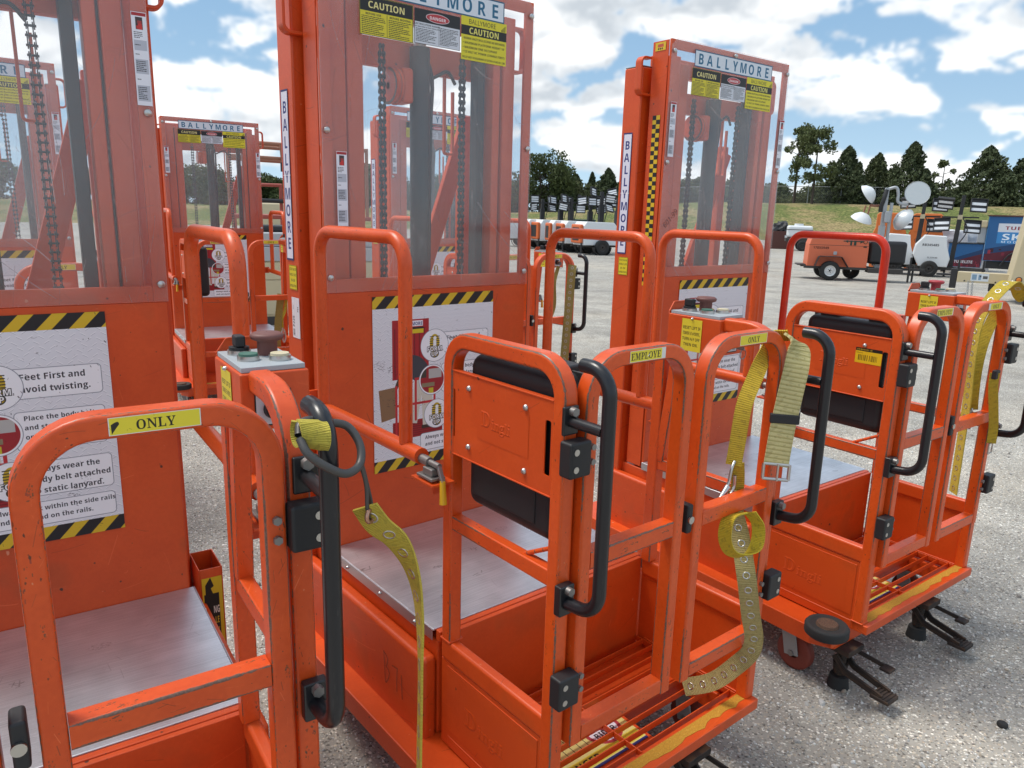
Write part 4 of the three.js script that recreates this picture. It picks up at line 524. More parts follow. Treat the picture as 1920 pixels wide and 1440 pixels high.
  add('side_frame', sweep(fillet([V(LX, 0.492, 0.592), V(LX, 1.194, 0.592), V(LX, 1.194, 0.938), V(LX, 0.247, 0.938)], 0.062, 8), X1, fr, true, o.seed ?? 0), T);
  add('mid_rail', bar(V(LX, 0.785, 0.609), V(LX, 0.785, 0.921), X1, 0.026, 0.034, 0.004, o.seed ?? 0), T);
  add('weld_bead', merge([rb(LX - 0.0195, 0.4905, 0.573, LX + 0.0195, 0.495, 0.611, 0.003), rb(LX - 0.0195, 0.2455, 0.919, LX + 0.0195, 0.25, 0.957, 0.002)]), S);
  // plate with the document case behind it
  const psh = new THREE.Shape(); psh.moveTo(0.598, 0.948); psh.lineTo(0.922, 0.948); psh.lineTo(0.922, 1.128); psh.lineTo(0.598, 1.128); psh.closePath();
  const hole = (x0, y0, x1, y1, r) => { const p = new THREE.Path(); p.moveTo(x0 + r, y0); p.lineTo(x1 - r, y0); p.quadraticCurveTo(x1, y0, x1, y0 + r); p.lineTo(x1, y1 - r); p.quadraticCurveTo(x1, y1, x1 - r, y1); p.lineTo(x0 + r, y1); p.quadraticCurveTo(x0, y1, x0, y1 - r); p.lineTo(x0, y0 + r); p.quadraticCurveTo(x0, y0, x0 + r, y0); return p; };
  psh.holes.push(hole(0.9, 0.985, 0.916, 1.09, 0.006), hole(0.6005, 0.985, 0.616, 1.09, 0.006));
  const plg = new THREE.ExtrudeGeometry(psh, { depth: 0.0025, bevelEnabled: false }); plg.rotateY(-Math.PI / 2); plg.translate(-0.354, 0, 0);
  const plate = add('case_plate', boxUV(plg), S); for (const y of [0.9455, 1.1275]) mesh('plate_flange', rb(-0.3585, y, 0.6, -0.344, y + 0.003, 0.921, 0.001), S, plate);
  for (const [y, zz] of [[1.10, 0.665], [1.10, 0.845], [0.975, 0.665], [0.975, 0.845]]) mesh('plate_rivet', domeBolt(V(-0.3567, y, zz), V(-1, 0, 0), 0.0065), M.steel, plate);
  mesh('embossed_word', decalGeo(0.16, 0.085, V(-0.3572, 1.045, 0.775), Z1, Y1), M.emboss, plate);
  if (o.barcode) mesh('barcode_label', decalGeo(0.08, 0.045, V(-0.3574, 1.07, 0.86), Z1, Y1), LAB.barcode, plate);
  add('hinge_spring', springGeo(V(-0.338, 1.04, 0.908), 0.11, 0.0065), M.dullSteel);
  const cs = add('document_case', rb(-0.338, 0.838, 0.632, -0.228, 1.168, 0.915, 0.028, 4), M.plastic);
  mesh('case_seam', rb(-0.285, 0.835, 0.629, -0.28, 1.171, 0.918, 0.028, 3), M.dark, cs);
  for (const zz of [0.70, 0.855]) mesh('case_latch', rb(-0.318, 1.160, zz - 0.032, -0.25, 1.179, zz + 0.032, 0.006, 2), M.plastic, cs); mesh('case_rib', rb(-0.341, 0.868, 0.66, -0.336, 0.94, 0.86, 0.0022, 2), M.plastic, cs);
  add('small_stay', cyl(V(-0.344, 0.80, 0.84), V(-0.338, 0.845, 0.925), 0.0045, 8), T);
  // right frame
  const RX = 0.344, TW = o.worn ? M.tubeWorn : T;
  add('side_frame', sweep(fillet([V(RX, 1.196, 0.7855), V(RX, 1.196, 0.938), V(RX, 0.247, 0.938)], 0.095, 10), X1, fr, true, 0.3), TW);
  add('rear_post', bar(V(RX, 0.492, 0.592), V(RX, 1.118, 0.592), X1, 0.034, 0.034, 0.005, 0.1), TW);
  add('mid_rail', bar(V(RX, 0.785, 0.609), V(RX, 0.785, 0.921), X1, 0.026, 0.034, 0.004, 0.6), TW);
  // control box
  const cb = add('control_box', rb(0.315, 1.118, 0.622, 0.42, 1.208, 0.785, 0.003), o.worn ? M.sheet2 : S);
  mesh('box_post', bar(V(RX, 0.8, 0.612), V(RX, 1.117, 0.645), X1, 0.03, 0.03, 0.004), TW, cb);
  mesh('box_top_plate', rb(0.319, 1.2082, 0.627, 0.416, 1.2165, 0.778, 0.001), M.plate, cb);
  mesh('box_cheek', sweep(fillet([V(0.319, 1.2125, 0.6215), V(0.336, 1.236, 0.6215), V(0.392, 1.236, 0.6215), V(0.412, 1.2125, 0.6215)], 0.006), Z1, rectProfile(0.004, 0.004, 0.001)), S, cb);
  for (const zz of [0.6205]) { const q = new THREE.Shape([[0.318, 1.206], [0.336, 1.232], [0.394, 1.232], [0.415, 1.206]].map(([a, b]) => new THREE.Vector2(a, b))), g = new THREE.ExtrudeGeometry(q, { depth: 0.0028, bevelEnabled: false }); g.translate(0, 0.0025, zz - 0.0014); mesh('box_ear', boxUV(g), S, cb); }
  mesh('selector_switch', merge([cyl(V(0.345, 1.2166, 0.665), V(0.345, 1.229, 0.665), 0.016, 18), rb(0.337, 1.229, 0.652, 0.353, 1.248, 0.678, 0.003)]), M.plastic, cb);
  mesh('selector_ring', cyl(V(0.345, 1.2166, 0.665), V(0.345, 1.224, 0.665), 0.0185, 18), M.steel, cb);
  const stop = new THREE.LatheGeometry([[0.016, 0], [0.016, 0.022], [0.025, 0.026], [0.027, 0.032], [0.022, 0.036], [0.001, 0.037]].map(([a, b]) => new THREE.Vector2(a, b)), 22); stop.translate(0.385, 1.2166, 0.685); mesh('stop_button', stop, o.redStop ? M.redButton : M.redFaded, cb);
  for (const [bxx, bz, m] of [[0.345, 0.72, M.green], [0.39, 0.735, M.cream]]) { mesh('push_button', cyl(V(bxx, 1.224, bz), V(bxx, 1.2275, bz), 0.0145, 18), m, cb); mesh('button_ring', cyl(V(bxx, 1.2166, bz), V(bxx, 1.224, bz), 0.017, 18), M.steel, cb); }
  mesh('reset_label', decalGeo(0.062, 0.082, V(0.3138, 1.160, 0.70), Z1, Y1), LAB.reset, cb); mesh('box_screw', domeBolt(V(0.315, 1.202, 0.70), V(-1, 0, 0), 0.004), M.steel, cb);
  mesh('key_plate', decalGeo(0.056, 0.056, V(0.362, 1.153, 0.7862), X1, Y1), LAB.key, cb);
  const lock = mesh('key_switch', cyl(V(0.362, 1.151, 0.7865), V(0.362, 1.151, 0.798), 0.0155, 20, 0.014), M.plastic, cb); mesh('key_barrel', cyl(V(0.362, 1.151, 0.798), V(0.362, 1.151, 0.8035), 0.009, 16), M.brass, lock); mesh('key', rb(0.3605, 1.136, 0.8036, 0.3635, 1.156, 0.826, 0.001), M.dullSteel, lock);
  const kr = new THREE.TorusGeometry(0.012, 0.0012, 6, 20); kr.translate(0.365, 1.126, 0.822); mesh('key_ring', kr, M.dullSteel, lock);
  // --- gates
  const gp = rectProfile(0.036, 0.03, 0.006);
  for (const s of [-1, 1]) {
    const open = new THREE.Group(), lo = s < 0 ? -0.3065 : 0.034, hi = s < 0 ? -0.034 : 0.3065;
    const gt = add('gate', sweep(fillet([V(lo, 0.432, 0.953), V(lo, 1.202, 0.953), V(hi, 1.202, 0.953), V(hi, 0.432, 0.953)], 0.075, 9), Z1, gp, true, (o.seed ?? 0) + s), T);
    mesh('gate_bar', bar(V(lo + 0.0155, 0.82, 0.953), V(hi - 0.0155, 0.82, 0.953), Z1, 0.032, 0.036, 0.004, s * 0.4), TW, gt); mesh('gate_bar', bar(V(lo + 0.0155, 0.45, 0.953), V(hi - 0.0155, 0.45, 0.953), Z1, 0.032, 0.034, 0.004, s * 0.7), TW, gt);
    mesh('gate_word', decalGeo(0.1, 0.0215, V(s < 0 ? -0.17 : 0.172, 1.2025, 0.9717), X1, Y1), s < 0 ? (o.word1 ?? LAB.employee) : (o.word2 ?? LAB.only), gt);
    // hinges: a black block across post and gate leg
    for (const hy of [1.035, 0.573]) {
      const h = add('hinge', rb(s > 0 ? 0.322 : -0.374, hy - 0.033, 0.957, s > 0 ? 0.374 : -0.322, hy + 0.033, 0.988, 0.005, 2), M.plastic);
      for (const q of [-1, 1]) mesh('screw', cyl(V(s * 0.36, hy + q * 0.016, 0.9881), V(s * 0.36, hy + q * 0.016, 0.9891), 0.0062, 12), M.steel, h);
      for (const q of [-1, 1]) mesh('hinge_bolt', hexBolt(V(s * 0.307, hy + q * 0.014, 0.9712), Z1, 0.0062, 0.007), M.dullSteel, h);
    }
    // grab handle
    const hx = s * 0.352, hg = add('grab_handle', sweep(fillet([V(hx, 1.205, 0.985), V(hx, 1.205, 1.05), V(hx, 0.765, 1.052), V(hx, 0.755, 0.972)], [0, 0.045, 0.05, 0], 8), X1, roundProfile(0.0125, 14)), M.blackWorn);
    mesh('handle_standoff', merge([cyl(V(hx, 1.10, 0.962), V(hx, 1.10, 1.04), 0.010, 12), rb(hx - 0.018, 1.075, 0.9555, hx + 0.018, 1.128, 0.963, 0.003)]), M.black, hg); mesh('handle_foot', rb(hx - 0.018, 0.73, 0.9555, hx + 0.018, 0.79, 0.9735, 0.003), M.black, hg);
    for (const y of [1.119, 0.781]) mesh('handle_bolt', hexBolt(V(hx, y, y > 1 ? 0.963 : 0.9735), Z1, 0.0085, 0.011), M.dullSteel, hg);
  }
  add('gate_latch', merge([rb(-0.009, 0.80, 0.935, 0.009, 0.865, 0.974, 0.005, 2)]), M.plastic);
  add('latch_cap', cyl(V(-0.0015, 0.832, 0.9745), V(-0.0015, 0.832, 0.9785), 0.0085, 16), M.steel);
  // --- folding guard hoops over the deck sides
  for (const s of [-1, 1]) {
    const H = s > 0 && o.redHoop ? M.tubeRed : M.hoop, hx = s * 0.395;
    const hp = add('guard_hoop', sweep(fillet([V(hx, 0.943, 0.065), V(hx, 1.394, 0.065), V(hx, 1.394, 0.48), V(hx, 0.943, 0.48)], 0.06, 9), X1, roundProfile(0.0155, 16), true, s * 0.37 + (o.seed ?? 0)), H);
    mesh('hoop_rail', cyl(V(hx, 0.929, -0.05), V(hx, 0.929, 0.545), 0.0185, 16), H, hp); mesh('hoop_pivot', merge([rb(Math.min(hx, s * 0.353) - (s > 0 ? 0 : 0), 0.905, -0.06, Math.max(hx, s * 0.353), 0.953, -0.051, 0.002)]), S, hp);
    const ck = add('toggle_clamp', merge([rb(hx - 0.02, 0.893, 0.555, hx + 0.016, 0.9, 0.615, 0.002), cyl(V(hx, 0.925, 0.535), V(hx, 0.925, 0.578), 0.0105, 12), cyl(V(hx, 0.925, 0.578), V(hx, 0.925, 0.615), 0.0065, 10), rb(hx - 0.014, 0.9, 0.57, hx + 0.014, 0.917, 0.605, 0.003), bar(V(hx, 0.925, 0.612), V(hx - 0.002, 0.895, 0.632), X1, 0.01, 0.008, 0.002)]), M.dullSteel);
    mesh('clamp_grip', cyl(V(hx - 0.002, 0.898, 0.63), V(hx - 0.004, 0.848, 0.636), 0.006, 10, 0.0085), M.yellowGrip, ck);
    mesh('clamp_shelf', merge([rb(s < 0 ? hx - 0.024 : 0.3615, 0.884, 0.54, s < 0 ? -0.3615 : hx + 0.024, 0.8895, 0.625, 0.001), rb(s < 0 ? -0.39 : 0.3615, 0.852, 0.58, s < 0 ? -0.3615 : 0.39, 0.8835, 0.586, 0.001)]), S, ck);
  }
  if (o.pocket) { const p = add('document_pocket', merge([rb(0.3762, 0.24, -0.14, 0.379, 0.52, -0.02, 0.001), rb(0.432, 0.24, -0.14, 0.435, 0.52, -0.02, 0.001), rb(0.3792, 0.24, -0.14, 0.4318, 0.52, -0.137, 0.001), rb(0.3792, 0.24, -0.023, 0.4318, 0.52, -0.02, 0.001), rb(0.3792, 0.24, -0.1368, 0.4318, 0.243, -0.0232, 0.001)]), S); mesh('pocket_label', decalGeo(0.05, 0.2, V(0.4065, 0.395, -0.0188), X1, Y1), LAB.extinguisher, p); }
  if (o.scribble) add('handwritten_code', decalGeo(0.13, 0.11, V(-0.3934, 0.315, 0.41), Z1, Y1), LAB.b71);
  return L;
}
lift(-1.1037, -1.5565, 0.5924, 'nearest orange lift at left edge with only its right gate in view', { tube: M.tubeWorn, sheet: M.sheet2, worn: true, seed: 0.31, specs: 'r', word2: LAB.onlyA, pocket: true });
lift(-0.235, -2.2263, 0.6895, 'middle orange lift with handwritten code on its side cover', { seed: 0.12, specs: 'l', specX: -0.298, specY: 1.5, word1: LAB.employe, word2: LAB.only, tag: true, scribble: true });
lift(0.8128, -3.0585, 0.6397, 'right-hand orange lift with checkered strip on its mast and one redder hoop', { seed: 0.57, word1: LAB.employeC, word2: LAB.onlyC, checker: true, topLabel: true, num: true, redHoop: true, barcode: true, redStop: true });
lift(-2.3325, -5.9439, 0.5481, 'far orange lift between the left and middle masts, seen almost head on', { seed: 0.8, detail: 1 });
lift(-0.5317, -5.0814, 0.7216, 'orange lift behind the middle one, seen through its clear window', { seed: 0.66, detail: 1 });
lift(-2.45, -3.5, 0.663, 'orange lift seen through the clear window of the nearest lift', { seed: 0.22, detail: 1 });
// ---------------------------------------------------------------- safety belts and lanyards
function webbing(base, rib, seed, hole) {
  const draw = (bump) => canvas(256, 256, (x, w, h) => { const R = rng(seed); x.fillStyle = bump ? '#808080' : `rgb(${base})`; x.fillRect(0, 0, w, h); for (let i = 0; i < w; i += rib) { x.fillStyle = bump ? 'rgba(255,255,255,0.8)' : 'rgba(255,255,220,0.10)'; x.fillRect(i, 0, rib * 0.55, h); x.fillStyle = bump ? 'rgba(0,0,0,0.7)' : 'rgba(70,60,10,0.22)'; x.fillRect(i + rib * 0.72, 0, rib * 0.26, h); } for (let i = 0; i < 2600; i++) { x.fillStyle = R() < 0.5 ? 'rgba(255,255,230,0.12)' : 'rgba(60,50,10,0.16)'; x.fillRect(R() * w, R() * h, 2 + R() * 3, 1); } for (let j = 0; j < h; j += 9) { x.fillStyle = bump ? 'rgba(0,0,0,0.25)' : 'rgba(60,50,10,0.08)'; x.fillRect(0, j, w, 2); } if (!bump) for (const v of [10, h - 14]) { x.fillStyle = 'rgba(70,60,20,0.35)'; for (let i = 0; i < w; i += 14) x.fillRect(i, v, 8, 3); for (let i = 0; i < 12; i++) { x.fillStyle = `rgba(90,78,40,${R() * 0.18})`; x.beginPath(); x.ellipse(R() * w, R() * h, 8 + R() * 26, 6 + R() * 16, R() * 3, 0, 7); x.fill(); } } if (hole && !bump) { x.globalCompositeOperation = 'destination-out'; x.beginPath(); x.ellipse(w / 2, h / 2, 0.0062 / 0.037 * w, 0.0062 / 0.045 * h, 0, 0, 7); x.fill(); } });
  const t = ctex(draw(false)), b = ctex(draw(true), false); const k = hole ? 1 / 0.037 : 1 / 0.06; t.repeat.set(k, 1); b.repeat.set(k, 1); return STD({ map: t, bumpMap: b, bumpScale: 0.0016, roughness: 0.85, transparent: !!hole, side: THREE.DoubleSide });
}
const WEB = { fine: webbing('205,186,64', 10, 311), pale: webbing('204,192,132', 42, 301), yellow: webbing('204,170,36', 21, 302), bright: webbing('222,192,34', 16, 303), khakiHole: webbing('184,166,104', 28, 304, true), brightHole: webbing('212,184,56', 16, 305, true), olive: webbing('160,142,70', 24, 306), oliveHole: webbing('164,148,78', 28, 307, true) };
function strap(parent, name, mat, pts, dirs, width, n = 60, th = 0.003, grommets = false) {
  const [P, D] = smoothPath(pts.map((p) => V(...p)), dirs.map((p) => V(...p)), n), m = mesh(name, ribbon(P, D, width, th), mat, parent);
  if (grommets) { let L = 0, next = 0.0185; for (let i = 1; i < P.length; i++) { const s = P[i].distanceTo(P[i - 1]); while (L + s >= next) { const f = (next - L) / s, c = P[i - 1].clone().lerp(P[i], f), t = P[i].clone().sub(P[i - 1]).normalize(), w = D[i].clone().addScaledVector(t, -D[i].dot(t)).normalize(), nn = w.clone().cross(t).normalize(), g = new THREE.TorusGeometry(0.0075, 0.0022, 6, 18); g.scale(1, 1, 1.1); g.applyQuaternion(new THREE.Quaternion().setFromUnitVectors(Z1, nn)); g.translate(c.x, c.y, c.z); mesh('grommet', g, M.steel, m); next += 0.037; } L += s; } }
  return m;
}
function onLift(name, label, x, z, turn, category) { return thing(name, label, category, [x, 0, z], turn, 'yellow safety belts and lanyards'); }
// middle lift
(function () {
  const b = onLift('safety_belt', 'pale yellow belt with eyelets and buckle draped over the middle lift gate', -0.235, -2.2263, 0.6895, 'belt'), w = [0.62, 0, 0.78];
  strap(b, 'lanyard_strap', WEB.yellow, [[0.218, 0.895, 0.922], [0.222, 0.95, 0.924], [0.232, 1.04, 0.926], [0.262, 1.1, 0.927], [0.292, 1.15, 0.928], [0.312, 1.19, 0.936], [0.325, 1.197, 0.962]], [[0.5, 0, 0.85], [0.5, 0, 0.85], [0.45, 0, 0.9], [0.6, 0.1, 0.8], [0.7, -0.5, 0.4], [0.75, -0.6, 0.3], [0.78, -0.6, 0.2]], 0.036);
  const sl = strap(b, 'belt_pad', WEB.pale, [[0.322, 1.197, 0.962], [0.322, 1.178, 0.99], [0.308, 1.14, 1.0], [0.296, 1.08, 1.0], [0.282, 1.0, 0.998], [0.274, 0.94, 0.998], [0.270, 0.905, 0.998]], [[0.75, -0.55, 0.35], [0.75, -0.5, 0.45], [0.68, -0.1, 0.72], w, w, w, w], 0.054, 50, 0.006);
  const kp = [V(0.266, 1.012, 0.952), V(0.266, 1.012, 1.02)]; mesh('keeper', (() => { const g = new RoundedBoxGeometry(0.064, 0.022, 0.014, 2, 0.003); g.applyQuaternion(new THREE.Quaternion().setFromUnitVectors(X1, V(...w).normalize())); g.translate(0.285, 1.014, 0.998); return g; })(), M.plastic, b);
  const wd = V(...w).normalize(), c0 = V(0.270, 0.893, 1.0), fr = [[-0.028, 0.016], [0.028, 0.016], [0.028, -0.02], [-0.028, -0.02], [-0.028, 0.016]].map(([a, q]) => c0.clone().addScaledVector(wd, a).add(V(0, q, 0)));
  const bk = []; for (let i = 0; i < 4; i++) bk.push(cyl(fr[i], fr[i + 1], 0.004, 8)); bk.push(cyl(c0.clone().add(V(0, 0.018, 0.004)), c0.clone().add(V(0, -0.023, 0.004)), 0.003, 8)); mesh('buckle', merge(bk), M.steel, b);
  mesh('snap_hook', merge([tube([V(0.218, 0.905, 0.924), V(0.206, 0.89, 0.926), V(0.2, 0.86, 0.926), V(0.19, 0.835, 0.926), V(0.205, 0.822, 0.926), V(0.222, 0.84, 0.926), V(0.222, 0.87, 0.926)], 0.0038, 40), cyl(V(0.198, 0.848, 0.926), V(0.165, 0.815, 0.924), 0.0075, 8, 0.005)]), M.steel, b);
  strap(b, 'stitched_tail', WEB.yellow, [[0.228, 0.90, 0.926], [0.238, 0.85, 0.925], [0.236, 0.80, 0.925]], [w, w, w], 0.03, 12);
  strap(b, 'eyelet_belt', WEB.khakiHole, [[0.228, 0.83, 0.924], [0.232, 0.78, 0.926], [0.236, 0.725, 0.945], [0.218, 0.64, 0.985], [0.24, 0.54, 0.993], [0.266, 0.46, 0.994], [0.27, 0.42, 0.985], [0.262, 0.37, 0.955], [0.25, 0.30, 0.90], [0.232, 0.2525, 0.83]], [w, w, w, w, w, w, [0.4, -0.2, 0.75], [0.1, -0.5, 0.65], [-0.12, -0.59, 0.55], [-0.12, -0.59, 0.55]], 0.044, 110, 0.003, true);
  strap(b, 'webbing_loop', WEB.bright, [[0.195, 0.80, 0.972], [0.14, 0.80, 0.974], [0.132, 0.755, 0.974], [0.158, 0.712, 0.978], [0.2, 0.70, 0.99], [0.235, 0.715, 0.992], [0.245, 0.76, 0.985], [0.222, 0.795, 0.975]], [[0.2, 0.3, 1], [0.1, 0.2, 1], [0.3, 0, 1], [0.3, 0.3, 0.9], [0.2, 0.5, 0.8], [0.4, 0.2, 0.9], [0.3, 0, 1], [0.2, 0.3, 1]], 0.03, 60);
})();
// nearest lift
(function () {
  const b = onLift('lanyard', 'yellow lanyard with bent steel hook hanging from the nearest lift handle', -1.1037, -1.5565, 0.5924, 'lanyard');
  mesh('steel_hook', tube([V(0.316, 1.183, 1.055), V(0.32, 1.168, 1.07), V(0.34, 1.15, 1.078), V(0.366, 1.136, 1.074), V(0.388, 1.14, 1.062), V(0.396, 1.16, 1.045), V(0.386, 1.182, 1.028), V(0.362, 1.19, 1.026), V(0.338, 1.197, 1.03), V(0.322, 1.196, 1.04), V(0.316, 1.186, 1.052)], 0.0055, 70, 10), M.hook, b);
  mesh('hook_link', merge([tube([V(0.39, 1.142, 1.06), V(0.398, 1.11, 1.058), V(0.4, 1.075, 1.056), V(0.404, 1.062, 1.052), V(0.41, 1.07, 1.046), V(0.402, 1.11, 1.05), V(0.392, 1.145, 1.056)], 0.0028, 40, 8), rb(0.338, 1.186, 1.01, 0.366, 1.196, 1.03, 0.002)]), M.hook, b);
  strap(b, 'webbing_sleeve', WEB.fine, [0, 1, 2, 3, 4, 5, 6, 7, 8].map((i) => { const a = 2.4 + i / 8 * 5.6; return [0.332 + Math.cos(a) * 0.002, 1.184 + Math.sin(a) * 0.017, 1.046 + Math.cos(a) * 0.017]; }), Array(9).fill([0.9, -0.25, 0.3]), 0.034, 64, 0.003);
  strap(b, 'eyelet_strap', WEB.brightHole, [[0.398, 1.078, 1.052], [0.415, 1.05, 1.054], [0.44, 1.023, 1.055], [0.462, 0.975, 1.055], [0.474, 0.917, 1.054], [0.478, 0.82, 1.052], [0.477, 0.66, 1.05], [0.476, 0.5, 1.05]], [[0.6, 0.3, 0.7], [0.5, 0.5, 0.6], [0.4, 0.5, 0.7], [0.1, 0.25, 0.95], [-0.15, 0, 1], [-0.33, 0, 0.94], [-0.33, 0, 0.94], [-0.33, 0, 0.94]], 0.038, 90, 0.0032, true);
  const e = new THREE.TorusGeometry(0.0085, 0.003, 8, 20); e.rotateY(0.6); e.translate(0.404, 1.066, 1.056); mesh('eyelet', e, M.brass, b);
})();
// right-hand lift
(function () {
  const b = onLift('safety_belt', 'bright yellow belt looped over the right-hand lift gate', 0.8128, -3.0585, 0.6397, 'belt'), w = [0.55, 0, 0.83];
  strap(b, 'eyelet_belt', WEB.brightHole, [[0.236, 0.54, 0.915], [0.23, 0.69, 0.915], [0.222, 0.88, 0.915], [0.2, 1.05, 0.915], [0.205, 1.16, 0.918], [0.245, 1.24, 0.94], [0.3, 1.275, 0.955], [0.345, 1.25, 0.965]], [[-0.6, 0, 0.8], [-0.6, 0, 0.8], [-0.6, 0, 0.8], [-0.55, 0, 0.83], [-0.4, 0, 0.9], [-0.1, -0.2, 0.95], [0.1, 0, 1], [0.1, 0.1, 1]], 0.045, 100, 0.003, true);
  strap(b, 'folded_belt', WEB.bright, [[0.345, 1.25, 0.966], [0.375, 1.225, 0.97], [0.4, 1.212, 0.98], [0.43, 1.225, 0.985], [0.47, 1.205, 0.985], [0.49, 1.15, 0.98]], [[0.1, 0.1, 1], [0.1, 0.3, 0.9], [0.1, 0.2, 1], [0.1, 0.1, 1], [0, 0, 1], [0, 0, 1]], 0.05, 40);
  strap(b, 'lanyard_strap', WEB.yellow, [[0.325, 1.2, 0.928], [0.29, 1.15, 0.925], [0.25, 1.07, 0.922], [0.235, 0.98, 0.922], [0.245, 0.88, 0.922], [0.255, 0.84, 0.922]], [[0.5, -0.5, 0.5], [0.5, -0.3, 0.7], w, w, w, w], 0.036, 50);
  strap(b, 'stitched_tail', WEB.yellow, [[0.206, 0.985, 0.99], [0.21, 0.945, 0.99], [0.245, 0.86, 0.99], [0.272, 0.79, 0.99], [0.276, 0.735, 0.99]], Array(5).fill(w), 0.028, 36);
  const bk = []; const q = [[0.262, 0.735], [0.29, 0.735], [0.29, 0.70], [0.262, 0.70], [0.262, 0.735]]; for (let i = 0; i < 4; i++) bk.push(cyl(V(q[i][0], q[i][1], 0.99), V(q[i + 1][0], q[i + 1][1], 0.99), 0.0026, 6)); mesh('buckle', merge(bk), M.steel, b);
  mesh('snap_hook', tube([V(0.255, 0.845, 0.922), V(0.25, 0.82, 0.924), V(0.24, 0.79, 0.924), V(0.252, 0.775, 0.924), V(0.266, 0.79, 0.924), V(0.262, 0.83, 0.924)], 0.0042, 40), M.steel, b); mesh('keeper', rb(0.196, 0.965, 0.984, 0.226, 0.995, 0.999, 0.003), M.plastic, b);
  mesh('steel_hook', tube([V(0.385, 1.165, 0.99), V(0.40, 1.13, 1.0), V(0.41, 1.10, 1.0), V(0.40, 1.09, 1.0), V(0.43, 1.16, 1.0), V(0.47, 1.2, 1.0), V(0.5, 1.2, 1.0)], 0.0055, 50), M.dullSteel, b);
})();
// rear lifts
(function () {
  const e = onLift('safety_belt', 'olive belt with a row of eyelets hanging on the lift behind the middle one', -0.5317, -5.0814, 0.7216, 'belt'), w = [0.6, 0, 0.8];
  strap(e, 'eyelet_belt', WEB.oliveHole, [[0.3, 1.15, 0.985], [0.288, 1.107, 0.992], [0.278, 0.947, 0.992], [0.266, 0.752, 0.992], [0.254, 0.554, 0.992], [0.25, 0.46, 0.992]], [[0.6, -0.5, 0.6], w, w, w, w, w], 0.05, 80, 0.003, true);
  strap(e, 'lanyard_strap', WEB.olive, [[0.24, 1.14, 0.925], [0.215, 1.05, 0.922], [0.22, 0.9, 0.922], [0.18, 0.8, 0.922], [0.16, 0.68, 0.922], [0.15, 0.5, 0.922]], [[0.9, 0, 0.2], w, [0.9, 0, 0.4], w, w, w], 0.022, 50);
  const d = onLift('lanyard', 'olive lanyard with steel clip hanging in the far left lift', -2.3325, -5.9439, 0.5481, 'lanyard');
  strap(d, 'lanyard_strap', WEB.olive, [[0.24, 0.84, 0.915], [0.225, 0.74, 0.915], [0.212, 0.64, 0.915], [0.2, 0.5, 0.915], [0.198, 0.32, 0.915]], Array(5).fill([0.9, 0, 0.3]), 0.05, 40);
  strap(d, 'clip_strap', WEB.yellow, [[0.275, 0.80, 0.915], [0.262, 0.72, 0.916], [0.238, 0.66, 0.918], [0.24, 0.58, 0.918]], Array(4).fill([0.8, 0, 0.5]), 0.02, 30);
  mesh('snap_hook', tube([V(0.235, 0.6, 0.919), V(0.25, 0.58, 0.92), V(0.258, 0.52, 0.92), V(0.246, 0.49, 0.92), V(0.236, 0.53, 0.92), V(0.24, 0.6, 0.92)], 0.006, 40), M.steel, d);
})();
(function () { const t = thing('rubber_puck', 'small dark round puck lying on the gravel near the right edge', 'puck', [0, 0, 0]); t.position.set(1.488, 0, -1.95); mesh('puck_body', new THREE.LatheGeometry([[0.001, 0], [0.013, 0], [0.015, 0.004], [0.014, 0.012], [0.009, 0.015], [0.001, 0.014]].map(([a, b]) => new THREE.Vector2(a, b)), 14), M.rubber, t); })();
// ---------------------------------------------------------------- machines and goods across the yard
const W = { white: PHYS({ color: new THREE.Color(0.72, 0.74, 0.75), roughness: 0.4 }), orange: PHYS({ color: new THREE.Color(0.62, 0.13, 0.03), roughness: 0.5 }), salmon: PHYS({ color: new THREE.Color(0.66, 0.15, 0.065), roughness: 0.5 }), black: STD({ color: new THREE.Color(0.02, 0.02, 0.022), roughness: 0.5 }), frame: STD({ color: new THREE.Color(0.05, 0.045, 0.042), roughness: 0.7 }), galv: STD({ color: new THREE.Color(0.42, 0.44, 0.46), roughness: 0.45, metalness: 0.5 }), lens: STD({ color: new THREE.Color(0.75, 0.77, 0.8), roughness: 0.2 }), dish: STD({ color: new THREE.Color(0.55, 0.58, 0.6), roughness: 0.35, metalness: 0.3 }), rim: STD({ color: new THREE.Color(0.75, 0.75, 0.74), roughness: 0.4 }), cream: PHYS({ color: new THREE.Color(0.55, 0.46, 0.29), roughness: 0.45 }), tan: STD({ color: new THREE.Color(0.55, 0.47, 0.3), roughness: 0.6 }), barrier: PHYS({ color: new THREE.Color(0.66, 0.16, 0.03), roughness: 0.6 }), brown: STD({ color: new THREE.Color(0.1, 0.035, 0.028), roughness: 0.7 }), red: STD({ color: new THREE.Color(0.35, 0.07, 0.05), roughness: 0.6 }), railBrown: STD({ color: new THREE.Color(0.3, 0.13, 0.08), roughness: 0.7 }), amber: STD({ color: new THREE.Color(0.7, 0.2, 0.02), roughness: 0.3 }), blue: STD({ color: new THREE.Color(0.05, 0.2, 0.42), roughness: 0.5 }), green: STD({ color: new THREE.Color(0.02, 0.06, 0.05), roughness: 0.6 }), rubber: M.rubber };
const face = (x, z) => Math.atan2(-x, -z);
const bgThing = (name, label, cat, x, z, turn = 0, group) => thing(name, label, cat, [x, 0, z], face(x, z) + turn, group);
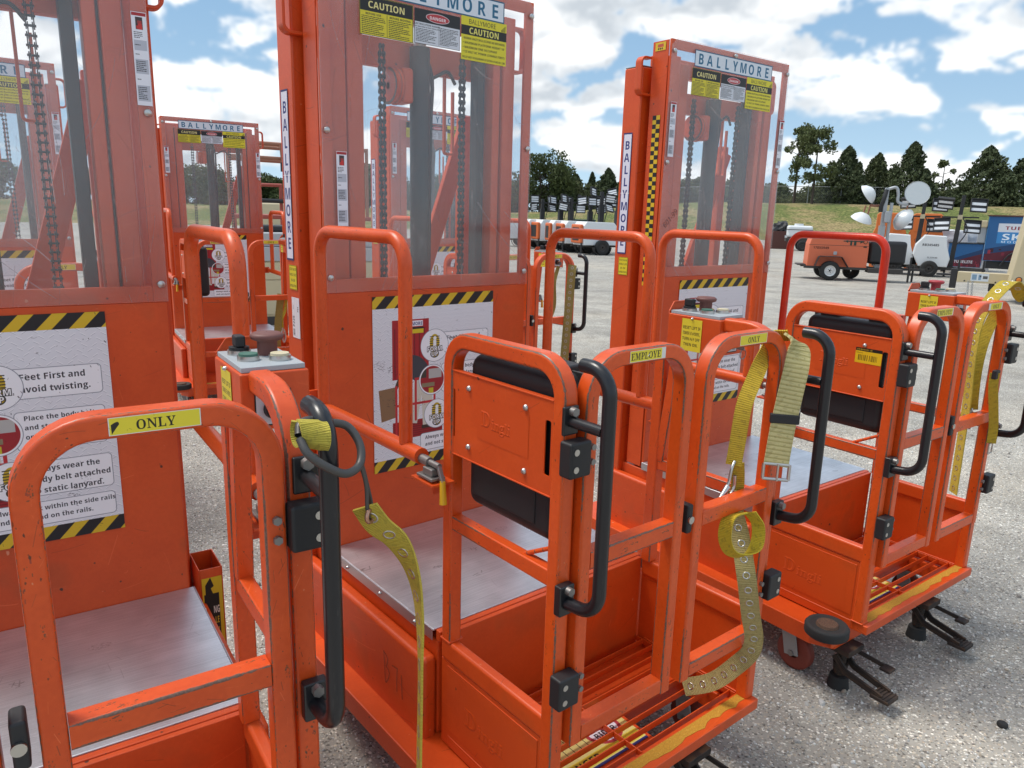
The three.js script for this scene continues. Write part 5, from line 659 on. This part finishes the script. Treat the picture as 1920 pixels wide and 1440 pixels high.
function wheel(parent, x, z, r, wd, rimMat = W.rim) { // axis along local z
  const ty = new THREE.LatheGeometry([[r * 0.56, -wd / 2], [r * 0.9, -wd / 2], [r, -wd * 0.32], [r, wd * 0.32], [r * 0.9, wd / 2], [r * 0.56, wd / 2]].map(([a, b]) => new THREE.Vector2(a, b)), 26); ty.rotateX(Math.PI / 2); ty.translate(x, r, z); const t = mesh('wheel', ty, W.rubber, parent);
  const rm = new THREE.LatheGeometry([[r * 0.1, wd * 0.28], [r * 0.3, wd * 0.3], [r * 0.42, wd * 0.12], [r * 0.5, wd * 0.3], [r * 0.57, wd * 0.44]].map(([a, b]) => new THREE.Vector2(a, b)), 22); const rm2 = rm.clone(); rm2.scale(1, -1, 1); const rr = merge([rm, rm2]); rr.rotateX(Math.PI / 2); rr.translate(x, r, z); const rmesh = mesh('rim', rr, new THREE.MeshStandardMaterial().copy(rimMat), t); rmesh.material = rimMat; for (let i = 0; i < 5; i++) { const a = i * 1.257; mesh('lug_nut', cyl(V(x + Math.cos(a) * r * 0.2, r + Math.sin(a) * r * 0.2, z + wd * 0.28), V(x + Math.cos(a) * r * 0.2, r + Math.sin(a) * r * 0.2, z + wd * 0.36), r * 0.045, 6), M.darkIron, t); }
}
rimSide(); function rimSide() { for (const k of ['rim']) W[k].side = THREE.DoubleSide; }
function ledHead(parent, c, w, h, tilt, yaw, bars) { const g = new THREE.Group(); const hd = mesh('lamp_head', (() => { const q = merge([rb(-w / 2, -h / 2, -0.05, w / 2, h / 2, -0.012, 0.01), rb(-w / 2, h / 2 - 0.02, -0.012, w / 2, h / 2, 0.03, 0.004), rb(-w / 2, -h / 2, -0.012, w / 2, -h / 2 + 0.02, 0.03, 0.004), rb(-w / 2, -h / 2 + 0.02, -0.012, -w / 2 + 0.02, h / 2 - 0.02, 0.03, 0.004), rb(w / 2 - 0.02, -h / 2 + 0.02, -0.012, w / 2, h / 2 - 0.02, 0.03, 0.004)]); return q; })(), W.black, parent); hd.position.set(...c); hd.rotation.set(tilt, yaw, 0); for (let i = 0; i < bars; i++) { const y0 = -h / 2 + 0.03 + i * (h - 0.06) / bars; mesh('lens', rb(-w / 2 + 0.025, y0, -0.011, w / 2 - 0.025, y0 + (h - 0.06) / bars - (bars === 2 ? 0.075 : 0.028), 0.004, 0.003), W.lens, hd); } return hd; }
const textPlate = (txt, w, h, s, col, fam = 'sans-serif') => alphaMat(canvas(w, h, (x) => { x.clearRect(0, 0, w, h); x.fillStyle = col; F(x, s, txt, w / 2, h / 2, fam); }));
// --- row of light towers by the bank
function lightTower(x, z, label, i, k = 1) {
  const t = bgThing('light_tower', label, 'light tower', x, z, 0.25 + (i % 3) * 0.12, 'row of white and orange light towers'), R = rng(400 + i);
  const pr = new THREE.Shape([[-0.72, 0.36], [0.62, 0.36], [0.62, 0.95], [0.45, 1.12], [-0.62, 1.14], [-0.72, 1.0]].map(([a, b]) => new THREE.Vector2(a, b))), g = new THREE.ExtrudeGeometry(pr, { depth: 0.8, bevelEnabled: true, bevelSize: 0.02, bevelThickness: 0.02, bevelSegments: 2 }); g.translate(0, 0, -0.4); mesh('hood', boxUV(g), W.white, t);
  mesh('end_panel', rb(-0.86, 0.40, -0.39, -0.745, 1.06, 0.39, 0.05, 3), W.orange, t); mesh('grille', rb(-0.872, 0.5, -0.25, -0.862, 0.95, 0.25, 0.004), W.black, t);
  mesh('chassis', merge([rb(-0.9, 0.27, -0.3, 1.0, 0.33, -0.24, 0.005), rb(-0.9, 0.27, 0.24, 1.0, 0.33, 0.3, 0.005), rb(0.9, 0.27, -0.04, 1.7, 0.33, 0.04, 0.005), rb(-0.1, 0.22, -0.42, 0.0, 0.3, 0.42, 0.005)]), W.frame, t);
  for (const s of [-1, 1]) { wheel(t, -0.05, s * 0.52, 0.27, 0.18, W.frame); const fg = new THREE.CylinderGeometry(0.34, 0.34, 0.2, 14, 1, true, -Math.PI / 2, Math.PI); fg.rotateX(Math.PI / 2); fg.translate(-0.05, 0.28, s * 0.52); const fm = mesh('fender', fg, W.black2 ??= STD({ color: new THREE.Color(0.02, 0.02, 0.022), roughness: 0.5, side: THREE.DoubleSide }), t); }
  for (const jx of [-0.8, 0.95]) mesh('jack', cyl(V(jx, 0.02, 0.36), V(jx, 0.55, 0.36), 0.03, 8), W.black, t);
  mesh('mast', merge([rb(0.72, 0.33, -0.1, 0.9, 1.75 * k, 0.1, 0.01), rb(0.75, 1.75 * k, -0.07, 0.87, 2.2 * k, 0.07, 0.01), rb(0.4, 2.0 * k, -0.03, 1.25, 2.06 * k, 0.03, 0.005)]), W.black, t);
  for (const [hx, hy] of [[0.45, 2.2], [1.2, 2.18], [0.42, 1.85], [1.22, 1.84]]) ledHead(t, [hx, hy * k, 0.06], 0.36, 0.32, -0.6 + R() * 1.0, (R() - 0.5) * 1.6, 3);
  mesh('mast_cable', tube([V(0.9, 1.9 * k, 0.08), V(1.0, 1.6, 0.14), V(0.95, 1.3, 0.1), V(0.9, 0.9, 0.08)], 0.015, 20, 6), W.black, t);
}
[[1.0, -32.4, 0.9], [1.72, -31.0, 0.88], [2.15, -30.6, 0.91], [2.72, -29.3, 0.87], [3.1, -28.7, 1.02], [3.62, -27.6, 0.9]].forEach(([x, z, k], i) => lightTower(x - 0.7, z, ['leftmost light tower of the row, beside the middle mast edge', 'second light tower of the row from the middle mast', 'third light tower of the row from the middle mast', 'fourth light tower of the row from the middle mast', 'fifth light tower of the row, lamps raised highest', 'light tower at the right end of the row beside the right-hand mast'][i], i, k));
// --- orange light tower trailer with four dish lamps
(function () {
  const t = bgThing('dish_light_tower', 'orange towable light tower with four round dish floodlights', 'light tower', 8.02, -19.09, 0.16);
  const hood = mesh('hood', (() => { const pr = new THREE.Shape([[-0.68, 0.34], [0.68, 0.34], [0.68, 0.84], [0.64, 1.06], [-0.6, 1.07], [-0.66, 0.86]].map(([a, b]) => new THREE.Vector2(a, b))), g = new THREE.ExtrudeGeometry(pr, { depth: 0.74, bevelEnabled: true, bevelSize: 0.012, bevelThickness: 0.012, bevelSegments: 2 }); g.translate(0, 0, -0.37); return boxUV(g); })(), W.salmon, t);
  mesh('hood_seam', rb(-0.685, 0.845, 0.3825, 0.685, 0.853, 0.3845, 0.0005), W.frame, hood); mesh('unit_number', decalGeo(0.42, 0.1, V(-0.4, 0.78, 0.386), X1, Y1), textPlate('178X5949', 256, 64, 50, 'rgba(40,24,22,0.85)'), hood); mesh('maker_mark', decalGeo(0.5, 0.24, V(0.33, 0.955, 0.386), X1, Y1), alphaMat(canvas(256, 128, (x) => { x.clearRect(0, 0, 256, 128); x.fillStyle = '#1c3a30'; x.fillRect(10, 56, 236, 12); x.fillRect(90, 14, 22, 100); x.fillRect(134, 14, 28, 100); x.beginPath(); x.moveTo(256, 62); x.lineTo(206, 36); x.lineTo(206, 88); x.fill(); x.beginPath(); x.moveTo(30, 62); x.lineTo(64, 38); x.lineTo(64, 86); x.fill(); })), hood); mesh('round_mark', decalGeo(0.12, 0.24, V(0.6, 0.9, 0.386), X1, Y1), alphaMat(canvas(64, 128, (x) => { x.clearRect(0, 0, 64, 128); x.strokeStyle = '#3a2f16'; x.lineWidth = 8; x.beginPath(); x.arc(32, 36, 24, 0, 7); x.stroke(); x.fillStyle = '#2c2418'; x.fillRect(14, 90, 40, 20); })), hood); mesh('hood_latch', rb(-0.1, 0.62, 0.384, -0.02, 0.7, 0.39, 0.002), W.galv, hood);
  mesh('chassis', merge([rb(-0.75, 0.27, -0.38, 0.9, 0.335, -0.3, 0.005), rb(-0.75, 0.27, 0.3, 0.9, 0.335, 0.38, 0.005), rb(0.7, 0.28, -0.08, 2.1, 0.34, 0.0, 0.005), rb(0.72, 0.22, 0.1, 1.5, 0.33, 0.5, 0.01), rb(-0.9, 0.33, -0.3, -0.7, 0.36, 0.3, 0.005)]), W.frame, t);
  for (const s of [-1, 1]) wheel(t, -0.16, s * 0.5, 0.236, 0.17); mesh('fender', sweep(fillet([V(-0.52, 0.34, 0.5), V(-0.44, 0.58, 0.5), V(0.08, 0.58, 0.5), V(0.24, 0.34, 0.5)], 0.04), Z1, rectProfile(0.24, 0.012, 0.003)), W.black, t);
  wheel(t, 0.5, -0.45, 0.2, 0.15, W.frame);
  const mast = mesh('mast', merge([rb(0.93, 0.3, -0.06, 1.07, 1.35, 0.06, 0.008), rb(0.96, 1.35, -0.045, 1.05, 2.25, 0.045, 0.006), rb(1.12, 0.7, -0.05, 1.18, 1.9, 0.05, 0.006)]), W.galv, t); mesh('winch', rb(1.0, 1.42, 0.06, 1.14, 1.7, 0.16, 0.03, 2), W.galv, mast); mesh('cable_bundle', tube([V(0.98, 2.2, 0.08), V(0.94, 2.0, 0.12), V(0.9, 1.8, 0.1), V(0.9, 1.68, 0.08)], 0.05, 20, 8), W.black, mast); mesh('control_cabinet', rb(0.75, 0.42, -0.3, 1.6, 0.98, 0.2, 0.08, 3), W.black, t);
  mesh('lamp_arm', tube([V(1.02, 2.22, 0), V(1.2, 2.26, 0.02), V(1.26, 2.1, 0.03), V(1.28, 1.92, 0.04), V(1.5, 1.86, 0.05)], 0.035, 30, 8), W.galv, t); mesh('lamp_arm', tube([V(0.98, 1.84, 0), V(0.8, 1.82, 0.03), V(0.66, 1.83, 0.05)], 0.03, 20, 8), W.railBrown, t); mesh('lamp_yoke', merge([cyl(V(0.56, 1.82, 0.06), V(0.5, 1.55, 0.06), 0.02, 6), cyl(V(0.66, 1.82, 0.06), V(0.62, 1.55, 0.06), 0.02, 6), cyl(V(1.5, 1.86, 0.06), V(1.46, 1.6, 0.06), 0.02, 6)]), W.railBrown, t);
  const dish = (c, r, rx, rz, m) => { const g = new THREE.LatheGeometry([[0.02, -0.16], [r * 0.45, -0.13], [r * 0.8, -0.06], [r, 0.03], [r * 0.97, 0.035], [r * 0.76, -0.045], [r * 0.42, -0.11], [0.01, -0.135]].map(([a, b]) => new THREE.Vector2(a, b)), 28); const d = mesh('dish_lamp', g, m, t); d.position.set(...c); d.rotation.set(rx, 0, rz); const gl = new THREE.CylinderGeometry(r * 0.95, r * 0.95, 0.006, 28); gl.translate(0, 0.03, 0); mesh('lamp_glass', gl, W.dishGlass ??= STD({ color: new THREE.Color(0.52, 0.56, 0.58), roughness: 0.25 }), d); };
  W.white.side = THREE.DoubleSide; dish([1.66, 2.13, 0.1], 0.285, 1.35, 0.08, W.dish); dish([0.58, 2.1, 0.05], 0.25, 0.6, 2.3, W.white); dish([0.5, 1.5, 0.08], 0.26, 0.3, 2.85, W.white); dish([1.42, 1.52, 0.08], 0.28, 0.7, -2.2, W.dish);
  for (const jx of [1.72, 1.86]) mesh('jack', cyl(V(jx, 0.0, 0.1 * (jx > 1.8 ? -1 : 1)), V(jx, 0.42, 0.1 * (jx > 1.8 ? -1 : 1)), 0.025, 8), W.frame, t);
})();
// --- two white light towers with folded LED heads
function whiteTower(x, z, label, num, sub, seed) {
  const t = bgThing('led_light_tower', label, 'light tower', x, z, 0.05, 'white LED light towers'), R = rng(seed);
  const pr = new THREE.Shape([[-0.3, 0.3], [0.36, 0.3], [0.4, 0.5], [0.3, 0.82], [0.26, 1.08], [-0.22, 1.1], [-0.42, 0.85], [-0.46, 0.6]].map(([a, b]) => new THREE.Vector2(a, b))), g = new THREE.ExtrudeGeometry(pr, { depth: 0.7, bevelEnabled: true, bevelSize: 0.025, bevelThickness: 0.025, bevelSegments: 3 }); g.translate(0, 0, -0.35);
  const h = mesh('hood', boxUV(g), W.white, t); mesh('unit_number', decalGeo(0.5, 0.12, V(-0.08, 0.86, 0.378), X1, Y1), textPlate(num, 256, 64, 46, 'rgba(30,30,34,0.9)'), h); mesh('serial_text', decalGeo(0.36, 0.08, V(0.0, 0.52, 0.378), X1, Y1), textPlate(sub, 256, 64, 46, 'rgba(80,84,90,0.9)'), h);
  mesh('chassis', merge([rb(-0.6, 0.2, -0.3, 1.3, 0.26, -0.24, 0.005), rb(-0.6, 0.2, 0.24, 1.3, 0.26, 0.3, 0.005), rb(-0.55, 0.26, -0.25, 0.55, 0.29, 0.25, 0.005)]), W.frame, t); for (const s of [-1, 1]) wheel(t, -0.05, s * 0.48, 0.22, 0.16, W.frame);
  for (const [jx, jz] of [[-0.5, 0.4], [0.66, 0.45], [1.25, 0.3]]) mesh('jack', merge([cyl(V(jx, 0.0, jz), V(jx, 0.5, jz), 0.028, 8), rb(jx - 0.05, 0, jz - 0.05, jx + 0.05, 0.012, jz + 0.05, 0.002)]), W.black, t);
  mesh('mast', merge([bar(V(0.48, 0.25, 0.1), V(0.53, 1.6, 0.1), Z1, 0.11, 0.11, 0.008), bar(V(0.53, 1.6, 0.1), V(0.555, 2.2, 0.1), Z1, 0.08, 0.09, 0.006), rb(0.1, 1.6, 0.06, 0.98, 1.64, 0.1, 0.005)]), W.black, t); mesh('mast_tag', rb(0.47, 1.56, 0.157, 0.59, 1.68, 0.166, 0.003), W.cream, t);
  for (const [hx, hy, tl] of [[0.14, 1.98, 0.7], [0.93, 1.94, -0.25], [0.12, 1.42, -0.35], [0.86, 1.38, -0.3]]) ledHead(t, [hx, hy, 0.12], 0.4, 0.36, tl, (R() - 0.5) * 0.5, 2);
  mesh('cable', tube([V(0.6, 1.6, 0.17), V(0.74, 1.3, 0.2), V(0.66, 1.05, 0.17), V(0.56, 0.9, 0.165)], 0.014, 24, 6), W.black, t);
}
whiteTower(10.95, -21.9, 'white light tower half hidden by the red hoop, number ending 5471', 'RB345471', 'SLT5140', 5); whiteTower(11.6, -21.2, 'white light tower with number RB345485 across its hood', 'RB345485', 'SLT5140', 9);
// --- orange plastic barriers stacked two high
for (let r = 0; r < 2; r++) for (let c = 0; c < 2; c++) {
  const t = bgThing('plastic_barrier', ['lower left', 'lower right', 'upper left', 'upper right'][r * 2 + c] + ' orange plastic barrier of the stack behind the light towers', 'barrier', 12.0 + c * 0.95, -24.6 + c * 0.4, 0, 'stacked orange barriers'); t.position.y = r * 0.86;
  const s = new THREE.Shape([[-0.46, 0], [-0.3, 0], [-0.28, 0.1], [-0.14, 0.1], [-0.12, 0], [0.12, 0], [0.14, 0.1], [0.28, 0.1], [0.3, 0], [0.46, 0], [0.46, 0.25], [0.4, 0.4], [0.4, 0.8], [0.34, 0.85], [-0.34, 0.85], [-0.4, 0.8], [-0.4, 0.4], [-0.46, 0.25]].map(([a, b]) => new THREE.Vector2(a, b))), g = new THREE.ExtrudeGeometry(s, { depth: 0.3, bevelEnabled: true, bevelSize: 0.02, bevelThickness: 0.05, bevelSegments: 3 }); g.translate(0, 0, -0.15); mesh('barrier_body', boxUV(g), W.barrier, t); for (const q of [-0.2, 0.2]) mesh('recess_panel', rb(q - 0.13, 0.32, 0.199, q + 0.13, 0.72, 0.215, 0.01, 2), W.barrier, t);
}
// --- goods under white wrap
(function () {
  const t = bgThing('wrapped_goods', 'long stack of goods under white wrap left of the sign trailer', 'stack', 14.0, -24.6, 0);
  const g = new THREE.BoxGeometry(2.3, 1.22, 1.0, 40, 22, 12), p = g.attributes.position; for (let i = 0; i < p.count; i++) { const v = V(p.getX(i), p.getY(i), p.getZ(i)), n = fbm(v.x * 2.2, v.y * 4, v.z * 2.2, 3), st = Math.sin(v.y * 21 + n * 3) * 0.006; p.setXYZ(i, v.x + n * 0.05, v.y + (v.y > 0.55 ? fbm(v.x * 1.4, 5, v.z, 3) * 0.16 : 0), v.z * (1 + st) + n * 0.07); } g.translate(0, 0.62, 0); g.computeVertexNormals(); mesh('white_wrap', boxUV(g), PHYS({ color: new THREE.Color(0.74, 0.75, 0.77), roughness: 0.35 }), t);
  for (const px of [-0.8, 0, 0.8]) mesh('pallet_foot', rb(px - 0.12, 0, -0.42, px + 0.12, 0.035, 0.45, 0.004), W.brown, t); mesh('wrap_strap', rb(0.42, 0.05, 0.52, 0.46, 1.15, 0.57, 0.004), W.white, t);
})();
// --- printed sign trailer
(function () {
  const t = bgThing('sign_trailer', 'blue and red printed sign trailer with dark wheel arch', 'trailer', 14.12, -22.5, 0);
  const art = (w, h, txt) => labelMat(canvas(w, h, (x) => { const R = rng(w); x.fillStyle = '#285f94'; x.fillRect(0, 0, w, h); x.fillStyle = '#1c3c66'; x.beginPath(); x.moveTo(0, h * 0.74); x.lineTo(w, h * 0.2); x.lineTo(w, h * 0.4); x.lineTo(0, h); x.fill(); x.fillStyle = '#5a1a2c'; x.beginPath(); x.moveTo(0, h * 0.86); x.lineTo(w, h * 0.4); x.lineTo(w, h); x.lineTo(0, h); x.fill(); for (let i = 0; i < 60; i++) { x.fillStyle = ['#7d2238', '#962c40', '#3c1526', '#2a1422'][Math.floor(R() * 4)]; const a = R() * w, b = h * 0.66 + R() * h * 0.34; x.fillRect(a, b, 3 + R() * w * 0.03, h * (0.03 + R() * 0.12)); } txt(x); }));
  const big = art(1024, 768, (x) => { x.fillStyle = '#d8dbe2'; x.fillRect(90, 110, 830, 150); x.fillStyle = '#3a86c4'; x.fillRect(90, 260, 830, 200); x.fillStyle = '#8d2d3c'; F(x, 82, 'TUBELITE', 150, 190, 'sans-serif', 'bold', 'left'); x.fillStyle = '#e6eef6'; F(x, 150, 'SKYLITE', 130, 345, 'sans-serif', 'bold', 'left'); F(x, 50, 'M O D U L A R', 130, 432, 'sans-serif', 'normal', 'left'); }), small = art(512, 384, (x) => { x.fillStyle = '#d8dbe2'; F(x, 64, 'TUBELITE', 250, 300); });
  const b = mesh('box_body', rb(-0.25, 0.42, -0.6, 2.6, 1.68, 0.55, 0.01), W.blue, t); mesh('printed_side', decalGeo(2.81, 1.23, V(1.175, 1.05, 0.5535), X1, Y1), big, b); mesh('roof_edge', rb(-0.28, 1.681, -0.63, 2.63, 1.72, 0.58, 0.006), W.brown, b);
  const f = mesh('nose_box', rb(-1.15, 0.2, -0.55, -0.27, 0.88, 0.5, 0.01), W.blue, t); mesh('printed_side', decalGeo(0.86, 0.66, V(-0.71, 0.54, 0.5035), X1, Y1), small, f); mesh('nose_top', rb(-1.17, 0.881, -0.57, -0.26, 0.905, 0.52, 0.004), W.black, f); mesh('meter_box', rb(-0.46, 0.92, 0.1, -0.255, 1.5, 0.5, 0.02, 2), W.galv, t); mesh('meter_hood', rb(-0.47, 1.36, 0.3, -0.256, 1.56, 0.58, 0.03, 2), W.cream, t);
  mesh('wheel_arch', sweep(fillet([V(0.2, 0.3, 0.6), V(0.4, 0.68, 0.6), V(1.15, 0.68, 0.6), V(1.35, 0.3, 0.6)], 0.25), Z1, rectProfile(0.2, 0.04, 0.01)), W.black, t); wheel(t, 0.78, 0.55, 0.31, 0.2); mesh('skirt', rb(-0.15, 0.2, 0.2, 2.6, 0.4195, 0.5, 0.01), W.black, t); mesh('hitch_jack', cyl(V(-1.25, 0.02, 0.2), V(-1.25, 0.75, 0.2), 0.04, 8), W.black, t); mesh('drawbar', rb(-1.9, 0.28, 0.1, -1.16, 0.34, 0.18, 0.006), W.black, t);
})();
// --- cream trailer at the right edge
(function () {
  const t = bgThing('cream_trailer', 'cream towable machine with heavy tongue at right edge', 'trailer', 9.3, -14.75, 0.06);
  const tg = mesh('tongue', rb(-0.58, 0.33, -0.1, 1.1, 0.53, 0.1, 0.012, 2), W.cream, t); mesh('coupler', merge([rb(-0.7, 0.2, -0.05, -0.582, 0.58, 0.05, 0.01), rb(-0.95, 0.44, -0.03, -0.702, 0.48, 0.03, 0.008)]), W.black, tg); mesh('sticker', decalGeo(0.3, 0.15, V(-0.2, 0.44, 0.1015), X1, Y1), labelMat(canvas(128, 64, (x) => { x.fillStyle = '#cfd6dc'; x.fillRect(0, 0, 128, 64); x.fillStyle = '#7a97b0'; x.fillRect(8, 10, 34, 44); x.fillRect(54, 10, 20, 44); x.fillStyle = '#555'; x.fillRect(86, 20, 34, 24); })), tg); for (let i = 0; i < 6; i++) mesh('bolt', domeBolt(V(-0.45 + i * 0.26, 0.36 + (i % 2) * 0.1, 0.1), Z1, 0.016), W.frame, tg);
  mesh('safety_chain', (() => { const g = []; for (let i = 0; i < 12; i++) { const q = new THREE.TorusGeometry(0.024, 0.006, 5, 10); q.scale(0.7, 1, 1); q.rotateY(i % 2 ? 1.57 : 0); q.translate(-0.38 + i * 0.002, 0.34 - i * 0.03, 0.115); g.push(q); const q2 = q.clone(); q2.translate(0.07, 0.0, 0.0); g.push(q2); } return merge(g); })(), W.galv, t);
  const jk = mesh('tongue_jack', merge([cyl(V(0.02, 0.18, 0.0), V(0.02, 0.33, 0.0), 0.05, 12)]), W.black, t); mesh('jack_leg', merge([cyl(V(0.02, 0.012, 0.0), V(0.02, 0.18, 0.0), 0.034, 12), rb(-0.08, 0, -0.08, 0.12, 0.012, 0.08, 0.003)]), W.galv, jk);
  const bd = mesh('body', (() => { const s = new THREE.Shape([[0.27, 0.34], [2.4, 0.34], [2.4, 1.72], [0.48, 1.72], [0.4, 1.62], [0.31, 0.75]].map(([a, b]) => new THREE.Vector2(a, b))), g = new THREE.ExtrudeGeometry(s, { depth: 1.0, bevelEnabled: true, bevelSize: 0.015, bevelThickness: 0.015, bevelSegments: 2 }); g.translate(0, 0.0, -0.45); return boxUV(g); })(), W.cream, t); for (let i = 0; i < 5; i++) mesh('vent_slot', rb(0.56, 1.05 + i * 0.06, 0.566, 0.76, 1.08 + i * 0.06, 0.572, 0.002), W.black, bd); mesh('body_seam', rb(0.5, 0.55, 0.5655, 0.508, 1.6, 0.568, 0.0005), W.frame, bd);
  const m = new THREE.SphereGeometry(0.045, 16, 8); m.scale(1, 1, 0.35); m.translate(0.4, 0.46, 0.566); const mk = mesh('marker_lamp', m, W.amber, t); mesh('lamp_bezel', (() => { const g = new THREE.TorusGeometry(0.048, 0.008, 6, 20); g.translate(0.4, 0.46, 0.568); return g; })(), W.frame, mk); wheel(t, 1.6, 0.62, 0.3, 0.2); mesh('undercarriage', rb(0.3, 0.24, -0.3, 2.3, 0.33, 0.3, 0.01), W.black, t);
})();
// --- tank trailer and brown bin near the bank
(function () {
  const t = bgThing('tank_trailer', 'small white water tank trailer near the foot of the bank', 'trailer', 13.25, -35.79, 0.1); mesh('tank', rb(-0.55, 0.62, -0.35, 0.55, 1.15, 0.35, 0.1, 4), W.white, t); mesh('tank_lid', cyl(V(-0.05, 1.15, 0), V(-0.05, 1.24, 0), 0.2, 16), W.white, t); mesh('band', rb(-0.56, 0.95, -0.36, 0.56, 0.98, 0.36, 0.005), W.frame, t); mesh('chassis', rb(-0.6, 0.42, -0.35, 0.75, 0.58, 0.35, 0.02), W.frame, t); for (const s of [-1, 1]) wheel(t, 0.15, s * 0.42, 0.24, 0.16, W.frame);
  const b = bgThing('scrap_bin', 'rusty brown open bin left of the white tank trailer', 'bin', 13.0, -37.7, 0.1); mesh('bin_shell', merge([rb(-0.5, 0, 0.45, 0.5, 0.85, 0.5, 0.01), rb(-0.5, 0, -0.5, 0.5, 0.85, -0.45, 0.01), rb(-0.5, 0, -0.449, -0.45, 0.85, 0.449, 0.01), rb(0.45, 0, -0.449, 0.5, 0.85, 0.449, 0.01), rb(-0.449, 0.02, -0.449, 0.449, 0.06, 0.449, 0.01)]), W.brown, b); mesh('bin_contents', (() => { const g = new THREE.IcosahedronGeometry(0.45, 3), p = g.attributes.position; for (let i = 0; i < p.count; i++) { const k = 1 + fbm(p.getX(i) * 5, p.getY(i) * 5, p.getZ(i) * 5, 3) * 0.9; p.setXYZ(i, p.getX(i) * k, p.getY(i) * k, p.getZ(i) * k); } g.translate(0, 0.85, 0); g.computeVertexNormals(); return g; })(), W.black, b); mesh('bin_tag', decalGeo(0.12, 0.12, V(0.25, 0.6, 0.503), X1, Y1), W.white, b);
  const c = bgThing('green_bin', 'dark green box at the foot of the bank behind the light towers', 'bin', 4.6, -52.5, 0); mesh('box_shell', rb(-0.8, 0, -0.5, 0.8, 0.95, 0.5, 0.03, 2), W.green, c); mesh('box_lid', rb(-0.83, 0.951, -0.53, 0.83, 1.02, 0.53, 0.02, 2), W.green, c);
})();
// --- behind the far left lift
(function () {
  const t = bgThing('tan_generator', 'tan panelled generator with grey top beside the far left lift', 'generator', -3.05, -9.7, 0.1);
  const b = mesh('lower_shell', rb(-0.9, 0.1, -0.5, 1.4, 0.78, 0.5, 0.01), W.tan, t); for (let i = 0; i < 3; i++) mesh('panel', rb(-0.89, 0.13 + i * 0.215, 0.501, 1.39, 0.335 + i * 0.215, 0.515, 0.004), W.tan, b); mesh('skid', rb(-0.95, 0, -0.52, 1.45, 0.0995, 0.52, 0.01), W.frame, t); mesh('grey_top', merge([rb(-0.92, 0.781, -0.52, 1.42, 0.95, 0.52, 0.01), rb(-0.88, 0.951, -0.48, 1.38, 1.12, 0.48, 0.02)]), STD({ color: new THREE.Color(0.4, 0.41, 0.42), roughness: 0.5 }), t); mesh('black_seat', merge([rb(-0.25, 1.121, -0.2, 0.2, 1.2, 0.25, 0.03, 2), rb(-0.27, 1.15, -0.3, -0.18, 1.5, 0.2, 0.03, 2)]), W.black, t);
  const c = bgThing('cream_compressor', 'cream towable compressor far behind the tan generator', 'compressor', -9.4, -29.5, 0.1); mesh('hood', rb(-1.2, 0.45, -0.6, 1.2, 1.5, 0.6, 0.08, 3), W.cream, c); mesh('chassis', rb(-1.25, 0.3, -0.6, 1.3, 0.45, 0.6, 0.01), W.frame, c); for (const s of [-1, 1]) wheel(c, 0.1, s * 0.68, 0.32, 0.2, W.frame); mesh('drawbar', rb(1.3, 0.34, -0.06, 2.3, 0.42, 0.06, 0.01), W.frame, c); mesh('lamp', rb(0.95, 0.62, 0.601, 1.1, 0.7, 0.62, 0.005), W.amber, c);
  const s = bgThing('boom_lift_basket', 'rusty red lift basket raised behind the far left lift', 'lift', -3.55, -11.5, 0.05); const rail = (n, a, q, r, m = W.railBrown) => mesh(n, cyl(V(...a), V(...q), r, 8), m, s);
  rail('top_rail', [-0.7, 2.33, 0], [1.3, 2.29, 0], 0.03); rail('top_rail', [-0.7, 2.33, -0.8], [1.3, 2.29, -0.8], 0.03); rail('mid_rail', [-0.7, 2.13, 0], [1.3, 2.09, 0], 0.026); rail('mid_rail', [-0.7, 2.13, -0.8], [1.3, 2.09, -0.8], 0.026); for (const [px, pz] of [[-0.7, 0], [-0.7, -0.8], [1.3, 0], [1.3, -0.8]]) rail('post', [px, 1.3, pz], [px, 2.32, pz], 0.026); rail('hanging_rod', [0.04, 2.31, 0.05], [0.06, 2.02, 0.05], 0.02); rail('rod_grip', [0.06, 2.06, 0.05], [0.06, 1.93, 0.05], 0.034, W.black);
  mesh('basket_floor', rb(-0.75, 1.24, -0.85, 1.35, 1.3, 0.05, 0.01), W.red, s); mesh('support_mast', rb(1.0, 0.3, -0.55, 1.2, 1.239, -0.3, 0.01), W.red, s); mesh('base', rb(0.5, 0.12, -1.0, 1.7, 0.299, 0.1, 0.02), W.red, s); for (const q of [-0.92, 0.02]) wheel(s, 1.1, q, 0.18, 0.1, W.frame);
  const f = bgThing('pipe_frame', 'red pipe frame with a dark crossbar right of the far left mast', 'frame', -4.3, -13.4, 0.05); mesh('upright', cyl(V(-0.6, 0, 0), V(-0.6, 1.78, 0), 0.03, 8), W.red, f); mesh('upright', cyl(V(0.18, 0, 0), V(0.18, 1.78, 0), 0.03, 8), W.red, f); mesh('top_bar', cyl(V(-0.62, 1.78, 0), V(0.2, 1.78, 0), 0.03, 8), W.red, f); mesh('crossbar', cyl(V(-0.7, 1.52, 0.04), V(1.2, 1.5, 0.04), 0.036, 8), W.black, f); mesh('lower_bar', cyl(V(-0.62, 0.95, 0), V(0.9, 0.95, 0), 0.025, 8), W.red, f); mesh('foot', rb(-0.75, 0, -0.3, 0.35, 0.04, 0.3, 0.01), W.red, f);
})();
renderer.render(scene, camera);
